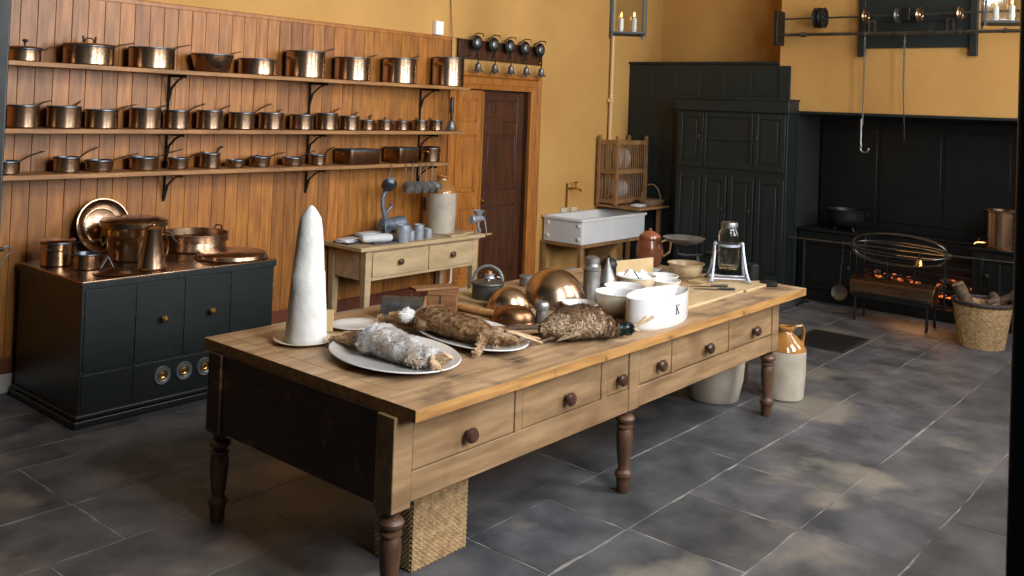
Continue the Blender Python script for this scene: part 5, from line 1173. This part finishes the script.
lathe_thing('small_tin_box','small round dull tin behind the big copper dome near the door','tin',(4.83,3.88,Z0),[(0,0),(.042,0),(.044,.004),(.044,.05),(.047,.052),(.047,.066),(.04,.07),(0,.071)],M['pewter'],28)
# rolling pin, boards
t=thing('rolling_pin','plain wooden rolling pin lying beside the brown box','rolling pin',(3.95,3.60,Z0+.021),rad(92))
mb=MB(); mb.lathe([(0,-.20),(.017,-.20),(.021,-.19),(.021,.19),(.017,.20),(0,.20)],20,axis='x'); mb.build('barrel',M['rolling'],t)
mb=MB(); mb.box(-.12,.14,-.26,.27,0,.02); o=mb.build('pastry_board',M['pale'],bevel=.003); o.location=(4.28,3.70,Z0); o.rotation_euler=(0,0,rad(2)); tag(o,'thick pale pastry board under the tin pot and beside the rolling pin','board')
for nm in bpy.data.objects:
    if nm.name.startswith('lidded_tin_pot'): nm.location.z+=.021
    if nm.name=='copper_dome_mould.001': nm.location.z+=.0
# dark arched tin + brown box
t=thing('arched_knife_box','dark metal box with rounded top and wooden end beside the brown box','box',(3.62,3.72,Z0),rad(-50))
prof=[(-.075,0),(.075,0),(.075,.07)]+[(.075*math.cos(rad(a)),.07+.042*math.sin(rad(a))) for a in range(20,180,20)]+[(-.075,.07)]
mb=MB(); mb.prism([(a_,b_) for a_,b_ in prof],-.16,.07,'yz'); mb.build('body',M['darktin'],t,bevel=.003)
mb=MB(); mb.prism([(a_*1.04,b_*1.04) for a_,b_ in prof],.071,.085,'yz'); mb.build('wooden_end',M['boxwood'],t,bevel=.003)
mb=MB(); mb.tube([(-.0,-.02,.112),(.0,-.015,.122),(.0,.015,.122),(0,.02,.112)],.004,6); mb.build('lid_ring',M['steel'],t)
t=thing('brown_wooden_box','brown wooden box with a lift up lid beside the rolling pin','box',(3.82,3.66,Z0),rad(-50))
mb=MB(); mb.box(-.085,.075,-.07,.09,0,.115); mb.build('body',M['boxwood'],t,bevel=.003)
mb=MB(); mb.box(-.09,.08,-.075,.095,.116,.128); mb.build('lid',M['boxwood'],t,bevel=.002)
mb=MB(); mb.box(-.02,-.014,-.072,-.0705,.07,.125); mb.tube([(-.017,-.073,.075),(-.017,-.08,.06)],.003,6); mb.build('hasp',M['iron'],t)
mb=MB(); mb.box(-.13,.13,-.05,.05,0,.014); o=mb.build('short_plank',M['boxwood'],bevel=.002); o.location=(3.81,3.74,Z0+.130); o.rotation_euler=(0,rad(0),rad(-20)); 
tag(o,'short wooden board resting over the brown box lid','board')
# ------------------------------------------------------------------ under and beside the table
t=thing('wicker_hamper','tall rectangular pale wicker hamper under the near end of the table','basket',(3.06,3.02,0))
mb=MB(); a_,b_,h_=.17,.12,.47
for j in range(44):
    z=.005+h_*(j+.5)/44; big=j<5
    pts=[]
    segs=[((-a_,-b_),(a_,-b_),26),((a_,-b_),(a_,b_),22),((a_,b_),(-a_,b_),26),((-a_,b_),(-a_,-b_),22)]
    for (p,q,n_) in segs:
        dx,dy=q[0]-p[0],q[1]-p[1]; ll=math.hypot(dx,dy); nx,ny=dy/ll,-dx/ll
        for k in range(n_): tt=k/n_; o_=.004*(1 if (k+j)%2 else -1); pts.append((p[0]+dx*tt+nx*o_,p[1]+dy*tt+ny*o_,z))
    mb.tube(pts,[(.0042,.0055)]*len(pts),5,closed=True)
for k in range(14):
    x=-a_+2*a_*k/13
    for y in (-b_,b_): mb.tube([(x,y,0),(x,y,h_+.01)],.004,5)
mb.box(-a_+.004,a_-.004,-b_+.004,b_-.004,.0,.02)
mb.build('woven_body',M['wicker'],t)
mb=MB(); 
for dz in (0,.012): mb.tube([(-a_-.004,-b_-.004,h_+.014+dz),(a_+.004,-b_-.004,h_+.014+dz),(a_+.004,b_+.004,h_+.014+dz),(-a_-.004,b_+.004,h_+.014+dz)],.009,8,closed=True)
mb.build('rim',M['wicker'],t)
lathe_thing('salting_crock','large cream stoneware crock under the far end of the table','crock',(6.16,3.17,0),[(0,0),(.17,0),(.18,.01),(.21,.15),(.22,.30),(.21,.40),(.20,.42),(.22,.43),(.22,.455),(.20,.46),(.19,.44),(.195,.30),(0,.28)],M['stone'],48)
lathe_thing('salting_crock','smaller cream crock behind the large one in the shade of the table','crock',(6.03,3.62,0),[(0,0),(.12,0),(.13,.01),(.15,.12),(.15,.28),(.14,.30),(.15,.31),(.15,.33),(.14,.335),(.13,.30),(0,.28)],M['stone'],44)
stone_jar('stoneware_flagon','cream and honey glazed flagon with looped handle beside the table leg',(6.56,2.81,0),.150,.52,.048,rad(-35),.68)
lathe_thing('brown_bottle','tall dark brown bottle on the floor between crock and flagon','bottle',(6.66,3.20,0),[(0,0),(.05,0),(.054,.008),(.052,.22),(.04,.27),(.02,.32),(.02,.36),(.024,.365),(.02,.37),(0,.37)],M['leg'],26)
# iron floor grating
t=thing('floor_grating','square dark iron drain grating set in the flagstones near the hearth','grating',(8.50,3.23,.001),rad(0))
mb=MB(); 
for q in ((-.33,.33,-.26,-.23),(-.33,.33,.23,.26),(-.33,-.30,-.23,.23),(.30,.33,-.23,.23)): mb.box(*q,0,.012)
for k in range(1,20): x=-.30+.60*k/20; mb.box(x-.006,x+.006,-.23,.23,0,.009)
for k in range(1,15): y=-.23+.46*k/15; mb.box(-.30,.30,y-.006,y+.006,0,.009)
mb.build('grating_body',M['steel'],t,smooth=False)
# ------------------------------------------------------------------ render settings / world
sc=bpy.context.scene
w=bpy.data.worlds.new('World'); sc.world=w; w.use_nodes=True
bg=w.node_tree.nodes['Background']; bg.inputs[0].default_value=(.55,.72,.78,1); bg.inputs[1].default_value=.05
sc.view_settings.view_transform='Standard'; sc.view_settings.look='None'; sc.view_settings.gamma=1; sc.view_settings.exposure=0.0
sc.cycles.use_denoising=True; sc.cycles.max_bounces=8; sc.cycles.diffuse_bounces=5; sc.cycles.glossy_bounces=4; sc.cycles.transmission_bounces=8; sc.cycles.transparent_max_bounces=12
sc.cycles.sample_clamp_indirect=4; sc.cycles.caustics_reflective=False; sc.cycles.caustics_refractive=False
